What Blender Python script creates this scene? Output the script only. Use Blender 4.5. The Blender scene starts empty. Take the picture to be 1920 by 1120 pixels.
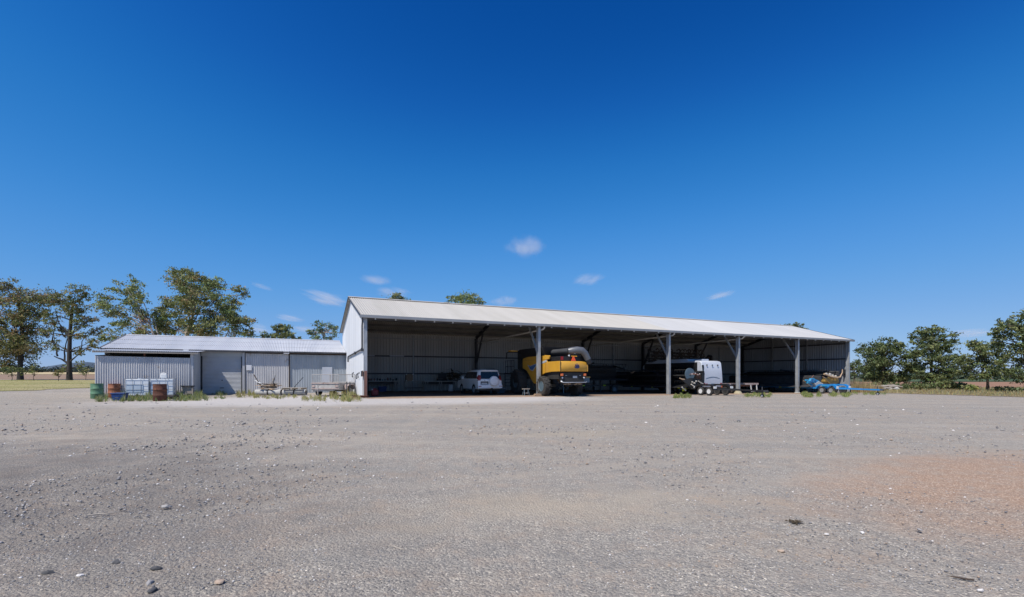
import bpy, bmesh, math, random
import numpy as np
from mathutils import Vector, Matrix
R = math.radians
PI = math.pi
scene = bpy.context.scene
COL = scene.collection
random.seed(7)

# ------------------------------------------------------------------ measuring frame
F = 895.0          # focal length in photo pixels (1920 wide)
CX, HY = 960.0, 704.0
CAMZ = 1.35
FLX, FLY = -8.946, 28.8            # front left corner of the big shed
E1 = (0.908, 0.419)                # along its open front
E2 = (-0.419, 0.908)               # into the shed
TH = math.atan2(E1[1], E1[0])

def S(s, t, z=0.0):
    return Vector((FLX + E1[0]*s + E2[0]*t, FLY + E1[1]*s + E2[1]*t, z))
def st_of(x, y):
    dx, dy = x-FLX, y-FLY
    return dx*E1[0]+dy*E1[1], dx*E2[0]+dy*E2[1]
def sm(a, b, x):
    k = min(1.0, max(0.0, (x-a)/(b-a)))
    return k*k*(3-2*k)
def G(x, y):
    """height of the ground"""
    s, t = st_of(x, y)
    z = -0.0083*min(max(s, 0.0), 58.0)
    if y > 42:
        u = x/y
        w = sm(-0.35, 0.35, u)
        z += (y-42)*(0.009*(1-w) - 0.004*w)
    return z
def s_at(px, t):
    u = (px-CX)/F
    return (u*(FLY+E2[1]*t) - FLX - E2[0]*t)/(E1[0]-u*E1[1])
def P(px, py, Y):
    return Vector(((px-CX)/F*Y, Y, CAMZ-(py-HY)/F*Y))
def ground_at(px, py):
    Y = 30.0
    for _ in range(60):
        Y = F*(CAMZ-G((px-CX)/F*Y, Y))/max(1.0, py-HY)
    return Vector(((px-CX)/F*Y, Y, G((px-CX)/F*Y, Y)))

# ------------------------------------------------------------------ materials
def new_mat(name):
    m = bpy.data.materials.new(name); m.use_nodes = True
    nt = m.node_tree; nt.nodes.clear()
    out = nt.nodes.new('ShaderNodeOutputMaterial')
    return m, nt, out
def N(nt, typ, **kw):
    n = nt.nodes.new(typ)
    for k, v in kw.items():
        if k.startswith('i_'):
            key = k[2:]
            n.inputs[int(key) if key.isdigit() else key.replace('_', ' ')].default_value = v
        else:
            setattr(n, k, v)
    return n
def L(nt, a, b): nt.links.new(a, b)
def c4(c): return (c[0], c[1], c[2], 1.0)
def ramp(nt, src, stops):
    r = nt.nodes.new('ShaderNodeValToRGB')
    e = r.color_ramp.elements
    while len(e) < len(stops): e.new(0.5)
    for el, (p, c) in zip(e, stops):
        el.position = p; el.color = c4(c) if len(c) == 3 else c
    L(nt, src, r.inputs[0]); return r.outputs[0]
def mixc(nt, fac, a, b, mode='MIX'):
    n = nt.nodes.new('ShaderNodeMix'); n.data_type = 'RGBA'; n.blend_type = mode
    for sock, v in ((n.inputs[0], fac), (n.inputs[6], a), (n.inputs[7], b)):
        if hasattr(v, 'is_output'): L(nt, v, sock)
        elif isinstance(v, (int, float)): sock.default_value = v
        else: sock.default_value = c4(v)
    return n.outputs[2]
def math_(nt, op, a, b=None, c=None, clamp=False):
    n = nt.nodes.new('ShaderNodeMath'); n.operation = op; n.use_clamp = clamp
    for i, v in enumerate((a, b, c)):
        if v is None: continue
        if hasattr(v, 'is_output'): L(nt, v, n.inputs[i])
        else: n.inputs[i].default_value = v
    return n.outputs[0]
def noise(nt, vec, scale, detail=4, rough=0.55):
    n = N(nt, 'ShaderNodeTexNoise'); n.inputs['Scale'].default_value = scale
    n.inputs['Detail'].default_value = detail; n.inputs['Roughness'].default_value = rough
    if vec is not None: L(nt, vec, n.inputs['Vector'])
    return n.outputs['Fac']

def mat(name, c1, c2=None, scale=3.0, rough=0.6, metal=0.0, rust=None, rust_amt=0.0, rust_scale=2.0,
        stretch=None, bump=0.0, bump_scale=30.0, spec=0.5, coat=0.0, lo=0.35, hi=0.68):
    m, nt, out = new_mat(name)
    tc = N(nt, 'ShaderNodeTexCoord')
    vec = tc.outputs['Object']
    if stretch:
        mp = N(nt, 'ShaderNodeMapping'); mp.inputs['Scale'].default_value = stretch
        L(nt, vec, mp.inputs[0]); vec = mp.outputs[0]
    b = N(nt, 'ShaderNodeBsdfPrincipled')
    c2 = c2 or tuple(min(1, k*0.8) for k in c1)
    f = noise(nt, vec, scale)
    col = ramp(nt, f, [(lo, c1), (hi, c2)])
    if rust:
        f2 = noise(nt, tc.outputs['Object'], rust_scale, 7, 0.65)
        fr = ramp(nt, f2, [(0.62-rust_amt*0.35, (0, 0, 0)), (0.72-rust_amt*0.3, (1, 1, 1))])
        col = mixc(nt, fr, col, rust)
    L(nt, col, b.inputs['Base Color'])
    fr_ = noise(nt, tc.outputs['Object'], scale*2.3)
    rr = math_(nt, 'MULTIPLY_ADD', fr_, 0.25, rough-0.12, clamp=True)
    L(nt, rr, b.inputs['Roughness'])
    b.inputs['Metallic'].default_value = metal
    b.inputs['Specular IOR Level'].default_value = spec
    b.inputs['Coat Weight'].default_value = coat
    if bump:
        bp = N(nt, 'ShaderNodeBump'); bp.inputs['Strength'].default_value = bump; bp.inputs['Distance'].default_value = 0.02
        L(nt, noise(nt, tc.outputs['Object'], bump_scale, 5), bp.inputs['Height']); L(nt, bp.outputs[0], b.inputs['Normal'])
    L(nt, b.outputs[0], out.inputs[0])
    return m

# ------------------------------------------------------------------ mesh builder
class MB:
    def __init__(s): s.v = []; s.f = []; s.m = []
    def add(s, vs, fs, m=0):
        o = len(s.v); s.v += [tuple(v) for v in vs]
        for f in fs: s.f.append([i+o for i in f]); s.m.append(m)
        return s
    def box(s, x0, x1, y0, y1, z0, z1, m=0):
        v = [(x, y, z) for z in (z0, z1) for y in (y0, y1) for x in (x0, x1)]
        return s.add(v, [(0, 2, 3, 1), (4, 5, 7, 6), (0, 1, 5, 4), (2, 6, 7, 3), (0, 4, 6, 2), (1, 3, 7, 5)], m)
    def bar(s, p0, p1, w, h, m=0, up=(0, 0, 1)):
        p0, p1 = Vector(p0), Vector(p1); d = (p1-p0).normalized(); u = Vector(up)
        if abs(d.dot(u)) > 0.98: u = Vector((0, 1, 0)) if abs(d.y) < 0.9 else Vector((1, 0, 0))
        a = d.cross(u).normalized(); b = a.cross(d).normalized()
        v = [p+a*(w/2*i)+b*(h/2*j) for p in (p0, p1) for j in (-1, 1) for i in (-1, 1)]
        return s.add(v, [(0, 2, 3, 1), (4, 5, 7, 6), (0, 1, 5, 4), (2, 6, 7, 3), (0, 4, 6, 2), (1, 3, 7, 5)], m)
    def tube(s, pts, r, n=8, m=0, cap=True):
        pts = [Vector(p) for p in pts]; k = len(pts)
        rs = r if isinstance(r, (list, tuple)) else [r]*k
        vs = []; ref = None
        for i, p in enumerate(pts):
            d = (pts[min(i+1, k-1)]-pts[max(i-1, 0)])
            if d.length < 1e-9: d = Vector((0, 0, 1))
            d.normalize()
            if ref is None or abs(ref.dot(d)) > 0.99:
                ref = Vector((0, 0, 1)) if abs(d.z) < 0.9 else Vector((1, 0, 0))
            a = (ref - d*ref.dot(d)).normalized(); b = d.cross(a); ref = a
            for j in range(n):
                w = 2*PI*j/n; vs.append(p+(a*math.cos(w)+b*math.sin(w))*rs[i])
        fs = [(i*n+j, i*n+(j+1) % n, (i+1)*n+(j+1) % n, (i+1)*n+j) for i in range(k-1) for j in range(n)]
        if cap: fs += [tuple(range(n))[::-1], tuple(range((k-1)*n, k*n))]
        return s.add(vs, fs, m)
    def lathe(s, prof, c=(0, 0, 0), axis='z', n=24, m=0, close=False):
        vs = []
        for (r, h) in prof:
            for j in range(n):
                w = 2*PI*j/n; a, b = r*math.cos(w), r*math.sin(w)
                vs.append({'z': (c[0]+a, c[1]+b, c[2]+h), 'x': (c[0]+h, c[1]+a, c[2]+b), 'y': (c[0]+a, c[1]+h, c[2]+b)}[axis])
        k = len(prof)
        fs = [(i*n+j, i*n+(j+1) % n, (i+1)*n+(j+1) % n, (i+1)*n+j) for i in range(k-1) for j in range(n)]
        if close: fs += [((k-1)*n+j, (k-1)*n+(j+1) % n, (j+1) % n, j) for j in range(n)]
        else: fs += [tuple(range(n))[::-1], tuple(range((k-1)*n, k*n))]
        return s.add(vs, fs, m)
    def prism(s, poly, axis, a0, a1, m=0):
        n = len(poly)
        def pt(p, a): return {'x': (a, p[0], p[1]), 'y': (p[0], a, p[1]), 'z': (p[0], p[1], a)}[axis]
        vs = [pt(p, a0) for p in poly]+[pt(p, a1) for p in poly]
        fs = [tuple(range(n))[::-1], tuple(range(n, 2*n))]+[(i, (i+1) % n, n+(i+1) % n, n+i) for i in range(n)]
        return s.add(vs, fs, m)
    def loft(s, rings, m=0, cap=True, closed=True):
        n = len(rings[0]); k = len(rings); vs = [p for r in rings for p in r]
        fs = [(i*n+j, i*n+(j+1) % n, (i+1)*n+(j+1) % n, (i+1)*n+j) for i in range(k-1) for j in range(n if closed else n-1)]
        if cap and closed: fs += [tuple(range(n))[::-1], tuple(range((k-1)*n, k*n))]
        return s.add(vs, fs, m)
    def quad(s, a, b, c, d, m=0): return s.add([a, b, c, d], [(0, 1, 2, 3)], m)
    def ball(s, c, r, m=0, n=10, k=6):
        r = r if isinstance(r, (tuple, list)) else (r, r, r)
        prof = [(math.sin(PI*i/k), -math.cos(PI*i/k)) for i in range(k+1)]
        vs = [(c[0]+r[0]*a*math.cos(2*PI*j/n), c[1]+r[1]*a*math.sin(2*PI*j/n), c[2]+r[2]*h) for a, h in prof for j in range(n)]
        return s.add(vs, [(i*n+j, i*n+(j+1) % n, (i+1)*n+(j+1) % n, (i+1)*n+j) for i in range(k) for j in range(n)], m)
    def sheet(s, p0, d, length, zlo, zhi, pitch, amp, nrm, kind='sine', m=0, rows=1):
        """ribbed sheet standing from zlo(a) to zhi(a), a = distance along d"""
        p0, d, nrm = Vector(p0), Vector(d), Vector(nrm); prof = []
        if kind == 'sine':
            st = 6; cnt = int(length/pitch*st)
            for i in range(cnt+1): a = length*i/cnt; prof.append((a, amp*math.sin(2*PI*a/pitch)))
        else:                                       # flat pans with raised ribs
            k = int(length/pitch); pp = length/k
            for i in range(k):
                for fr, h in ((0.0, 0), (0.62, 0), (0.72, 1), (0.88, 1), (0.98, 0)): prof.append(((i+fr)*pp, h*amp))
            prof.append((length, 0))
        fn = lambda q, a: q(a) if callable(q) else q
        vs = []
        for a, h in prof:
            b = p0+d*a+nrm*h; z0, z1 = fn(zlo, a), fn(zhi, a)
            for r in range(rows+1): vs.append((b.x, b.y, b.z+z0+(z1-z0)*r/rows))
        k = rows+1
        fs = [(i*k+r, (i+1)*k+r, (i+1)*k+r+1, i*k+r+1) for i in range(len(prof)-1) for r in range(rows)]
        return s.add(vs, fs, m)
    def build(s, name, mats, parent=None, loc=None, rotz=0, smooth=None, bevel=0, recalc=True, label=None):
        me = bpy.data.meshes.new(name); me.from_pydata(s.v, [], s.f)
        if not isinstance(mats, (list, tuple)): mats = [mats]
        for mm in mats: me.materials.append(mm)
        me.polygons.foreach_set('material_index', s.m)
        if recalc:
            bm = bmesh.new(); bm.from_mesh(me); bmesh.ops.recalc_face_normals(bm, faces=bm.faces); bm.to_mesh(me); bm.free()
        if smooth:
            me.polygons.foreach_set('use_smooth', [True]*len(me.polygons)); me.set_sharp_from_angle(angle=R(smooth))
        me.update()
        o = bpy.data.objects.new(name, me); COL.objects.link(o)
        if parent: o.parent = parent
        if loc is not None: o.location = loc
        o.rotation_euler.z = rotz
        if bevel:
            b = o.modifiers.new('edge', 'BEVEL'); b.width = bevel; b.segments = 2; b.limit_method = 'ANGLE'; b.angle_limit = R(35)
        if label: o['label'] = label
        return o

def tag(o, label, cat, group=None, kind=None):
    o['label'] = label; o['category'] = cat
    if group: o['group'] = group
    if kind: o['kind'] = kind
    return o
def structure(o, label=None):
    o['kind'] = 'structure'
    if label: o['label'] = label
    return o
def thing(name, label, cat, loc=(0, 0, 0), rotz=0.0, group=None):
    o = bpy.data.objects.new(name, None); COL.objects.link(o)
    o.empty_display_size = 0.3
    o.location = loc; o.rotation_euler.z = rotz
    return tag(o, label, cat, group)
def copy_thing(root, loc, rotz, label=None):
    r = root.copy(); COL.objects.link(r); r.location = loc; r.rotation_euler.z = rotz
    if label: r['label'] = label
    for ch in list(root.children):
        c = ch.copy(); COL.objects.link(c); c.parent = r
        for g in ch.children:
            d = g.copy(); COL.objects.link(d); d.parent = c
    return r
def on_shed(name, label, cat, s, t, rot=0.0, dz=0.0, group=None):
    """a thing standing at (s, t) of the shed's frame; rot is relative to the shed"""
    p = S(s, t); p.z = G(p.x, p.y)+dz
    return thing(name, label, cat, p, TH+rot, group)

# ------------------------------------------------------------------ the palette
M = {}
M['galv'] = mat('galvanised_sheet', (.40, .42, .45), (.29, .31, .34), 0.9, .5, .25, stretch=(1, 1, .35), lo=.3, hi=.75)
M['galv_old'] = mat('weathered_sheet', (.62, .61, .61), (.42, .42, .44), 1.1, .55, .2, rust=(.30, .22, .16), rust_amt=.06, rust_scale=1.3, stretch=(1.4, 1.4, .3), lo=.3, hi=.72)
M['galv_dark'] = mat('dull_zinc_sheet', (.42, .46, .50), (.32, .355, .39), 1.4, .55, .25, stretch=(1, 1, .3))
M['gable'] = mat('pale_zinc_sheet', (.72, .73, .75), (.60, .615, .64), 1.0, .5, .1, stretch=(.1, 1.25, .07), lo=.32, hi=.75)
M['inner'] = mat('shed_lining', (.48, .48, .47), (.37, .37, .37), 0.6, .55, .1, stretch=(1.5, 1.5, .2))
M['roof_cream'] = mat('cream_roof_sheet', (.475, .45, .405), (.415, .392, .345), 1.0, .55, 0, stretch=(1.3, .10, .1), lo=.3, hi=.72)
M['roof_white'] = mat('pale_roof_sheet', (.475, .47, .46), (.43, .425, .415), 1.0, .55, 0, stretch=(1.3, .10, .1))
M['roof_annex'] = mat('zinc_roof_sheet', (.57, .575, .585), (.49, .50, .52), 1.0, .5, .1, stretch=(1.25, .12, .1))
M['steel'] = mat('galvanised_steel', (.42, .44, .46), (.31, .33, .35), 2.5, .5, .3)
M['steel_dark'] = mat('dark_steel', (.085, .088, .095), (.055, .055, .06), 2.5, .55, .3)
M['purlin'] = mat('purlin_steel', (.16, .155, .15), (.11, .105, .1), 2.0, .55, .3)
M['gutter'] = mat('gutter_steel', (.30, .31, .32), (.24, .25, .26), 1.5, .5, .2)
M['pvc'] = mat('pvc_pipe', (.62, .61, .57), (.5, .48, .43), 2.0, .4)
M['rust'] = mat('rusted_steel', (.13, .045, .025), (.075, .028, .018), 7, .8, 0, rust=(.20, .085, .04), rust_amt=.1, rust_scale=5, bump=.3)
M['redoxide'] = mat('faded_red_steel', (.24, .12, .09), (.17, .085, .065), 4, .75, rust=(.12, .05, .03), rust_amt=.1)
M['green_paint'] = mat('faded_green_paint', (.12, .25, .145), (.09, .19, .11), 4, .6, rust=(.13, .04, .025), rust_amt=.12, rust_scale=2.6)
M['orange_paint'] = mat('faded_orange_paint', (.34, .13, .065), (.22, .075, .04), 4, .7, rust=(.10, .04, .025), rust_amt=.15, rust_scale=4)
M['white_paint'] = mat('white_paint', (.86, .86, .86), (.80, .80, .80), 1.0, .35, 0, coat=.5)
M['white_dusty'] = mat('dusty_white_panel', (.54, .57, .63), (.48, .51, .57), .8, .5)
M['glass'] = mat('tinted_glass', (.012, .014, .017), (.01, .012, .014), 1, .12, 0)
M['black'] = mat('black_paint', (.018, .018, .02), (.012, .012, .013), 3, .5)
M['black_matt'] = mat('dusty_black', (.035, .034, .033), (.02, .02, .02), 5, .75)
M['tyre'] = mat('tyre_rubber', (.035, .034, .034), (.05, .046, .042), 5, .85)
M['rim'] = mat('white_rim', (.72, .72, .72), (.6, .6, .6), 5, .45)
M['alloy'] = mat('alloy_rim', (.55, .56, .58), (.45, .46, .48), 5, .35, .6)
M['redlamp'] = mat('red_lens', (.30, .012, .012), (.22, .01, .01), 6, .25)
M['amberlamp'] = mat('amber_lens', (.7, .18, .06), (.6, .14, .05), 6, .3)
M['clearlamp'] = mat('clear_lens', (.8, .8, .78), (.7, .7, .7), 6, .25)
M['plate'] = mat('number_plate', (.55, .56, .56), (.45, .46, .46), 8, .45)
M['yellow'] = mat('harvester_yellow', (.62, .33, .035), (.55, .28, .03), 1.2, .4, 0, coat=.3)
M['yellow_old'] = mat('faded_yellow_paint', (.42, .28, .075), (.30, .19, .065), 3, .6, rust=(.2, .09, .04), rust_amt=.1)
M['orange'] = mat('orange_reflector', (.85, .11, .03), (.8, .1, .03), 4, .4)
M['navy'] = mat('navy_decal', (.03, .035, .12), (.025, .03, .10), 4, .4)
M['silver'] = mat('silver_decal', (.5, .52, .55), (.45, .47, .5), 4, .4, .2)
M['decal_blue'] = mat('blue_decal', (.05, .14, .32), (.04, .12, .28), 4, .4)
M['auger_grey'] = mat('grey_tube', (.15, .155, .165), (.11, .115, .125), 2, .4, .2)
M['blue'] = mat('blue_machine_paint', (.02, .25, .62), (.018, .20, .52), 2.5, .45, 0, coat=.2)
M['cyan'] = mat('light_blue_paint', (.04, .30, .52), (.035, .25, .45), 3, .5)
M['beige'] = mat('beige_shield', (.58, .54, .47), (.5, .46, .40), 3, .55)
M['hiviz'] = mat('hi_viz_reflector', (.62, .80, .04), (.58, .74, .04), 4, .4)
M['bluegrey'] = mat('blue_grey_box', (.10, .15, .19), (.08, .12, .15), 4, .5)
M['timber'] = mat('raw_timber', (.50, .36, .24), (.36, .25, .16), 9, .8, stretch=(1, 6, 6))
M['timber_grey'] = mat('weathered_timber', (.42, .37, .31), (.27, .235, .2), 9, .85, stretch=(1, 6, 6))
M['timber_dark'] = mat('dark_timber', (.10, .07, .05), (.06, .045, .035), 7, .85)
M['crate_wood'] = mat('crate_plywood', (.36, .25, .17), (.29, .2, .13), 6, .8)
M['concrete'] = mat('cast_concrete', (.46, .45, .43), (.36, .35, .33), 5, .9, bump=.3)
M['concrete_yellow'] = mat('stained_concrete', (.42, .37, .24), (.33, .29, .2), 6, .9, bump=.3)
M['poly'] = mat('milky_plastic', (.76, .79, .82), (.66, .71, .76), 2.2, .45)
M['poly_fluid'] = mat('milky_plastic_filled', (.50, .58, .66), (.44, .52, .61), 2, .4)
M['cage'] = mat('cage_tube', (.30, .33, .37), (.22, .24, .27), 5, .45, .4)
M['blue_plastic'] = mat('blue_plastic', (.015, .06, .22), (.012, .05, .17), 5, .5)
M['white_plastic'] = mat('white_plastic', (.75, .75, .73), (.66, .66, .64), 4, .45)
M['red_plastic'] = mat('red_plastic', (.30, .02, .02), (.22, .018, .018), 5, .5)
M['green_plastic'] = mat('dark_green_plastic', (.02, .085, .05), (.015, .065, .04), 5, .5)
M['pink_faded'] = mat('faded_pink_steel', (.46, .37, .34), (.34, .26, .23), 5, .75, rust=(.22, .10, .06), rust_amt=.12, rust_scale=5)
M['trailer_grey'] = mat('weathered_trailer_steel', (.44, .42, .40), (.33, .31, .29), 4, .7, rust=(.22, .11, .07), rust_amt=.1, rust_scale=4)
M['brown'] = mat('brown_hessian', (.10, .075, .045), (.06, .045, .03), 8, .95)
M['door_grey'] = mat('roller_door_paint', (.52, .53, .54), (.46, .47, .48), 1.5, .5, 0)
M['sign_white'] = mat('white_sign', (.74, .74, .76), (.68, .68, .70), 3, .5)
M['tube_dark'] = mat('dark_grey_tube', (.085, .088, .092), (.06, .062, .066), 2, .45, .2)
M['rubber'] = mat('black_rubber', (.015, .015, .017), (.02, .02, .02), 5, .7)
# ------------------------------------------------------------------ camera, light, sky
cam = bpy.data.cameras.new('camera'); cam.sensor_width = 36.0; cam.lens = F/1920*36
cam.shift_y = (HY-560)/1920; cam.clip_start = 0.1; cam.clip_end = 20000
camo = bpy.data.objects.new('camera', cam); COL.objects.link(camo)
camo.location = (0, 0, CAMZ); camo.rotation_euler = (R(90), 0, 0); scene.camera = camo

tosun = Vector((-E1[0]-.5*E2[0], -E1[1]-.5*E2[1], 1.69)).normalized()
SUN_EL = math.asin(tosun.z)
sun = bpy.data.lights.new('sun', 'SUN'); sun.energy = 5.0; sun.angle = R(.53); sun.color = (1.0, .94, .85)
suno = bpy.data.objects.new('sun', sun); COL.objects.link(suno)
suno.rotation_euler = (-tosun).to_track_quat('-Z', 'Y').to_euler(); suno.location = (-20, -20, 40)

w = bpy.data.worlds.new('World'); scene.world = w; w.use_nodes = True
nt = w.node_tree; nt.nodes.clear()
sky = N(nt, 'ShaderNodeTexSky', sky_type='NISHITA'); sky.sun_disc = False
sky.sun_elevation = SUN_EL; sky.sun_rotation = math.atan2(tosun.x, tosun.y)
sky.altitude = 250; sky.air_density = 1.0; sky.dust_density = 0.1; sky.ozone_density = 3.0
# deep polarised blue: each channel of the sky gets its own response
sc1 = N(nt, 'ShaderNodeVectorMath', operation='SCALE'); sc1.inputs['Scale'].default_value = 0.1; L(nt, sky.outputs[0], sc1.inputs[0])
cv = N(nt, 'ShaderNodeRGBCurve')
def curve(c, pts):
    while len(c.points) < len(pts): c.points.new(.5, .5)
    for p, q in zip(c.points, pts): p.location = q; p.handle_type = 'AUTO_CLAMPED'
mp_ = cv.mapping; mp_.use_clip = False; mp_.extend = 'EXTRAPOLATED'
curve(mp_.curves[0], [(0, 0), (.075, .002), (.10, .009), (.1275, .025), (.212, .088), (.448, .225), (.8, .36), (1, .43)])
curve(mp_.curves[1], [(0, 0), (.13, .062), (.162, .100), (.188, .145), (.218, .19), (.342, .305), (.64, .442), (1, .58)])
curve(mp_.curves[2], [(0, 0), (.24, .27), (.277, .34), (.336, .47), (.39, .56), (.535, .71), (.77, .787), (1, .86)])
mp_.update(); L(nt, sc1.outputs[0], cv.inputs['Color'])
sc2 = N(nt, 'ShaderNodeVectorMath', operation='SCALE'); sc2.inputs['Scale'].default_value = 10; L(nt, cv.outputs[0], sc2.inputs[0])
bg = N(nt, 'ShaderNodeBackground'); bg.inputs['Strength'].default_value = 0.1
L(nt, sc2.outputs[0], bg.inputs[0])
wo = N(nt, 'ShaderNodeOutputWorld'); L(nt, bg.outputs[0], wo.inputs[0])

scene.view_settings.view_transform = 'Standard'; scene.view_settings.look = 'None'
scene.view_settings.exposure = 0.0; scene.view_settings.gamma = 1.0
scene.render.engine = 'CYCLES'
cy = scene.cycles
cy.max_bounces = 8; cy.diffuse_bounces = 5; cy.glossy_bounces = 3; cy.transmission_bounces = 4; cy.volume_bounces = 1
cy.volume_step_rate = .4; cy.use_denoising = True; cy.sample_clamp_indirect = 6; cy.caustics_reflective = False; cy.caustics_refractive = False
try: cy.denoiser = 'OPENIMAGEDENOISE'
except Exception: pass

# ------------------------------------------------------------------ ground
def ground_material():
    m, nt, out = new_mat('gravel_and_earth')
    geo = N(nt, 'ShaderNodeNewGeometry'); pos = geo.outputs['Position']
    sep = N(nt, 'ShaderNodeSeparateXYZ'); L(nt, pos, sep.inputs[0]); X, Y = sep.outputs[0], sep.outputs[1]
    def lin(a, b, c): return math_(nt, 'ADD', math_(nt, 'ADD', math_(nt, 'MULTIPLY', X, a), math_(nt, 'MULTIPLY', Y, b)), c)
    s = lin(E1[0], E1[1], -FLX*E1[0]-FLY*E1[1]); t = lin(E2[0], E2[1], -FLX*E2[0]-FLY*E2[1])
    def step(v, a, b):
        n = N(nt, 'ShaderNodeMapRange', interpolation_type='SMOOTHSTEP'); L(nt, v, n.inputs[0])
        n.inputs[1].default_value = a; n.inputs[2].default_value = b; return n.outputs[0]
    mul = lambda *k: k[0] if len(k) == 1 else math_(nt, 'MULTIPLY', k[0], mul(*k[1:]))
    big = noise(nt, pos, .22, 5, .6); mid = noise(nt, pos, 1.1, 6, .62); fine = noise(nt, pos, 9, 6, .68); grit = noise(nt, pos, 60, 3, .7)
    wob = math_(nt, 'MULTIPLY_ADD', mid, 3.0, -1.5); wob2 = math_(nt, 'MULTIPLY_ADD', big, 5.0, -2.5)
    def ell(x, y, ux, uy, ra, rb, n1=.9, inner=.55):
        a = math_(nt, 'DIVIDE', lin(ux, uy, -x*ux-y*uy), ra); b = math_(nt, 'DIVIDE', lin(-uy, ux, x*uy-y*ux), rb)
        d = math_(nt, 'SQRT', math_(nt, 'ADD', math_(nt, 'MULTIPLY', a, a), math_(nt, 'MULTIPLY', b, b)))
        d = math_(nt, 'ADD', d, math_(nt, 'MULTIPLY_ADD', mid, n1, -n1*.5))
        return math_(nt, 'SUBTRACT', 1.0, step(d, inner, 1.15))
    # stones of the crushed rock, two sizes, every one with its own tone
    wn = N(nt, 'ShaderNodeTexNoise'); wn.inputs['Scale'].default_value = 38; wn.inputs['Detail'].default_value = 4; L(nt, pos, wn.inputs['Vector'])
    wv = N(nt, 'ShaderNodeVectorMath', operation='MULTIPLY_ADD'); L(nt, wn.outputs['Color'], wv.inputs[0]); wv.inputs[1].default_value = (.022, .022, .022); L(nt, pos, wv.inputs[2])
    v1 = N(nt, 'ShaderNodeTexVoronoi', feature='F1'); L(nt, wv.outputs[0], v1.inputs['Vector']); v1.inputs['Scale'].default_value = 95
    v2 = N(nt, 'ShaderNodeTexVoronoi', feature='F1'); L(nt, pos, v2.inputs['Vector']); v2.inputs['Scale'].default_value = 42
    def bw(c):
        n = N(nt, 'ShaderNodeSeparateColor'); L(nt, c, n.inputs[0]); return n.outputs[0], n.outputs[1]
    r1, g1 = bw(v1.outputs['Color']); r2, g2 = bw(v2.outputs['Color'])
    col = ramp(nt, r1, [(0, (.075, .075, .08)), (.28, (.155, .153, .155)), (.7, (.24, .235, .23)), (.92, (.32, .305, .29)), (1.0, (.58, .56, .53))])
    col2 = ramp(nt, r2, [(0, (.13, .132, .14)), (.5, (.195, .192, .192)), (.9, (.26, .25, .245)), (1.0, (.40, .385, .36))])
    fac2 = math_(nt, 'GREATER_THAN', g2, .62)
    col = mixc(nt, math_(nt, 'MULTIPLY', fac2, .75), col, col2)
    fade = ramp(nt, mid, [(.35, (.5, .5, .5)), (.65, (0, 0, 0))])
    col = mixc(nt, fade, col, (.205, .20, .2))
    # hand-sized patches of warmer fines, blue metal and pale dust
    col = mixc(nt, ramp(nt, noise(nt, pos, 2.7, 7, .7), [(.50, (0, 0, 0)), (.66, (.6, .6, .6))]), col, (.255, .215, .19))
    col = mixc(nt, ramp(nt, noise(nt, pos, 3.9, 8, .75), [(.30, (.75, .75, .75)), (.48, (0, 0, 0))]), col, (.13, .132, .138))
    col = mixc(nt, ramp(nt, noise(nt, pos, 1.7, 8, .75), [(.56, (0, 0, 0)), (.70, (.6, .6, .6))]), col, (.30, .29, .275))
    # dusty brown breaks and the darker coarse stuff on the left
    col = mixc(nt, ramp(nt, noise(nt, pos, .6, 7, .7), [(.50, (0, 0, 0)), (.70, (.5, .5, .5))]), col, (.27, .225, .19))
    st = N(nt, 'ShaderNodeMapping'); st.inputs['Rotation'].default_value = (0, 0, -.25); st.inputs['Scale'].default_value = (.07, .55, 1); L(nt, pos, st.inputs[0])
    streak = noise(nt, st.outputs[0], 1.0, 6, .62)
    col = mixc(nt, ramp(nt, streak, [(.52, (0, 0, 0)), (.66, (.5, .5, .5))]), col, (.30, .28, .262))
    col = mixc(nt, ramp(nt, streak, [(.30, (.6, .6, .6)), (.45, (0, 0, 0))]), col, (.165, .17, .178))
    # worn wheel tracks sweeping round the yard
    for cx_, cy_, r_ in ((8, 43, 33.2), (8, 43, 34.9), (-34, 14, 29.5), (-34, 14, 31.2), (14, -22, 30.0), (14, -22, 31.7)):
        dx = math_(nt, 'SUBTRACT', X, cx_); dy = math_(nt, 'SUBTRACT', Y, cy_)
        d = math_(nt, 'SQRT', math_(nt, 'ADD', math_(nt, 'MULTIPLY', dx, dx), math_(nt, 'MULTIPLY', dy, dy)))
        d = math_(nt, 'ABSOLUTE', math_(nt, 'ADD', math_(nt, 'SUBTRACT', d, r_), math_(nt, 'MULTIPLY_ADD', big, .9, -.45)))
        col = mixc(nt, mul(math_(nt, 'SUBTRACT', 1.0, step(d, .08, .34)), ramp(nt, mid, [(.35, (.55, .55, .55)), (.6, (.1, .1, .1))])), col, (.255, .243, .232))
    lft = ell(-5.6, 5.4, -.74, .67, 8.5, 4.2, 1.3, .0)
    col = mixc(nt, mul(lft, ramp(nt, mid, [(.36, (.98, .98, .98)), (.70, (.62, .62, .62))])), col, mixc(nt, .56, col, (.05, .048, .055)))
    # sandy brown patch
    brown = ell(6.4, 6.35, .83, .56, 4.3, 1.75, 1.2, .35)
    bcol = ramp(nt, r1, [(0, (.165, .115, .09)), (.5, (.245, .176, .14)), (.9, (.31, .235, .19)), (1, (.5, .44, .40))])
    col = mixc(nt, mul(brown, ramp(nt, noise(nt, pos, 2.6, 8, .75), [(.30, (.25, .25, .25)), (.52, (.95, .95, .95))])), col, bcol)
    col = mixc(nt, mul(ell(.6, 4.9, 1, .1, 2.4, .9, 2.2, .0), .5), col, (.28, .25, .215))
    col = mixc(nt, mul(ell(1.6, 11.2, 1, .2, 2.5, 1.0, 2.0, .0), .5), col, (.28, .25, .21))
    col = mixc(nt, 1.0, col, (1.66, 1.53, 1.315), 'MULTIPLY')
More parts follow.
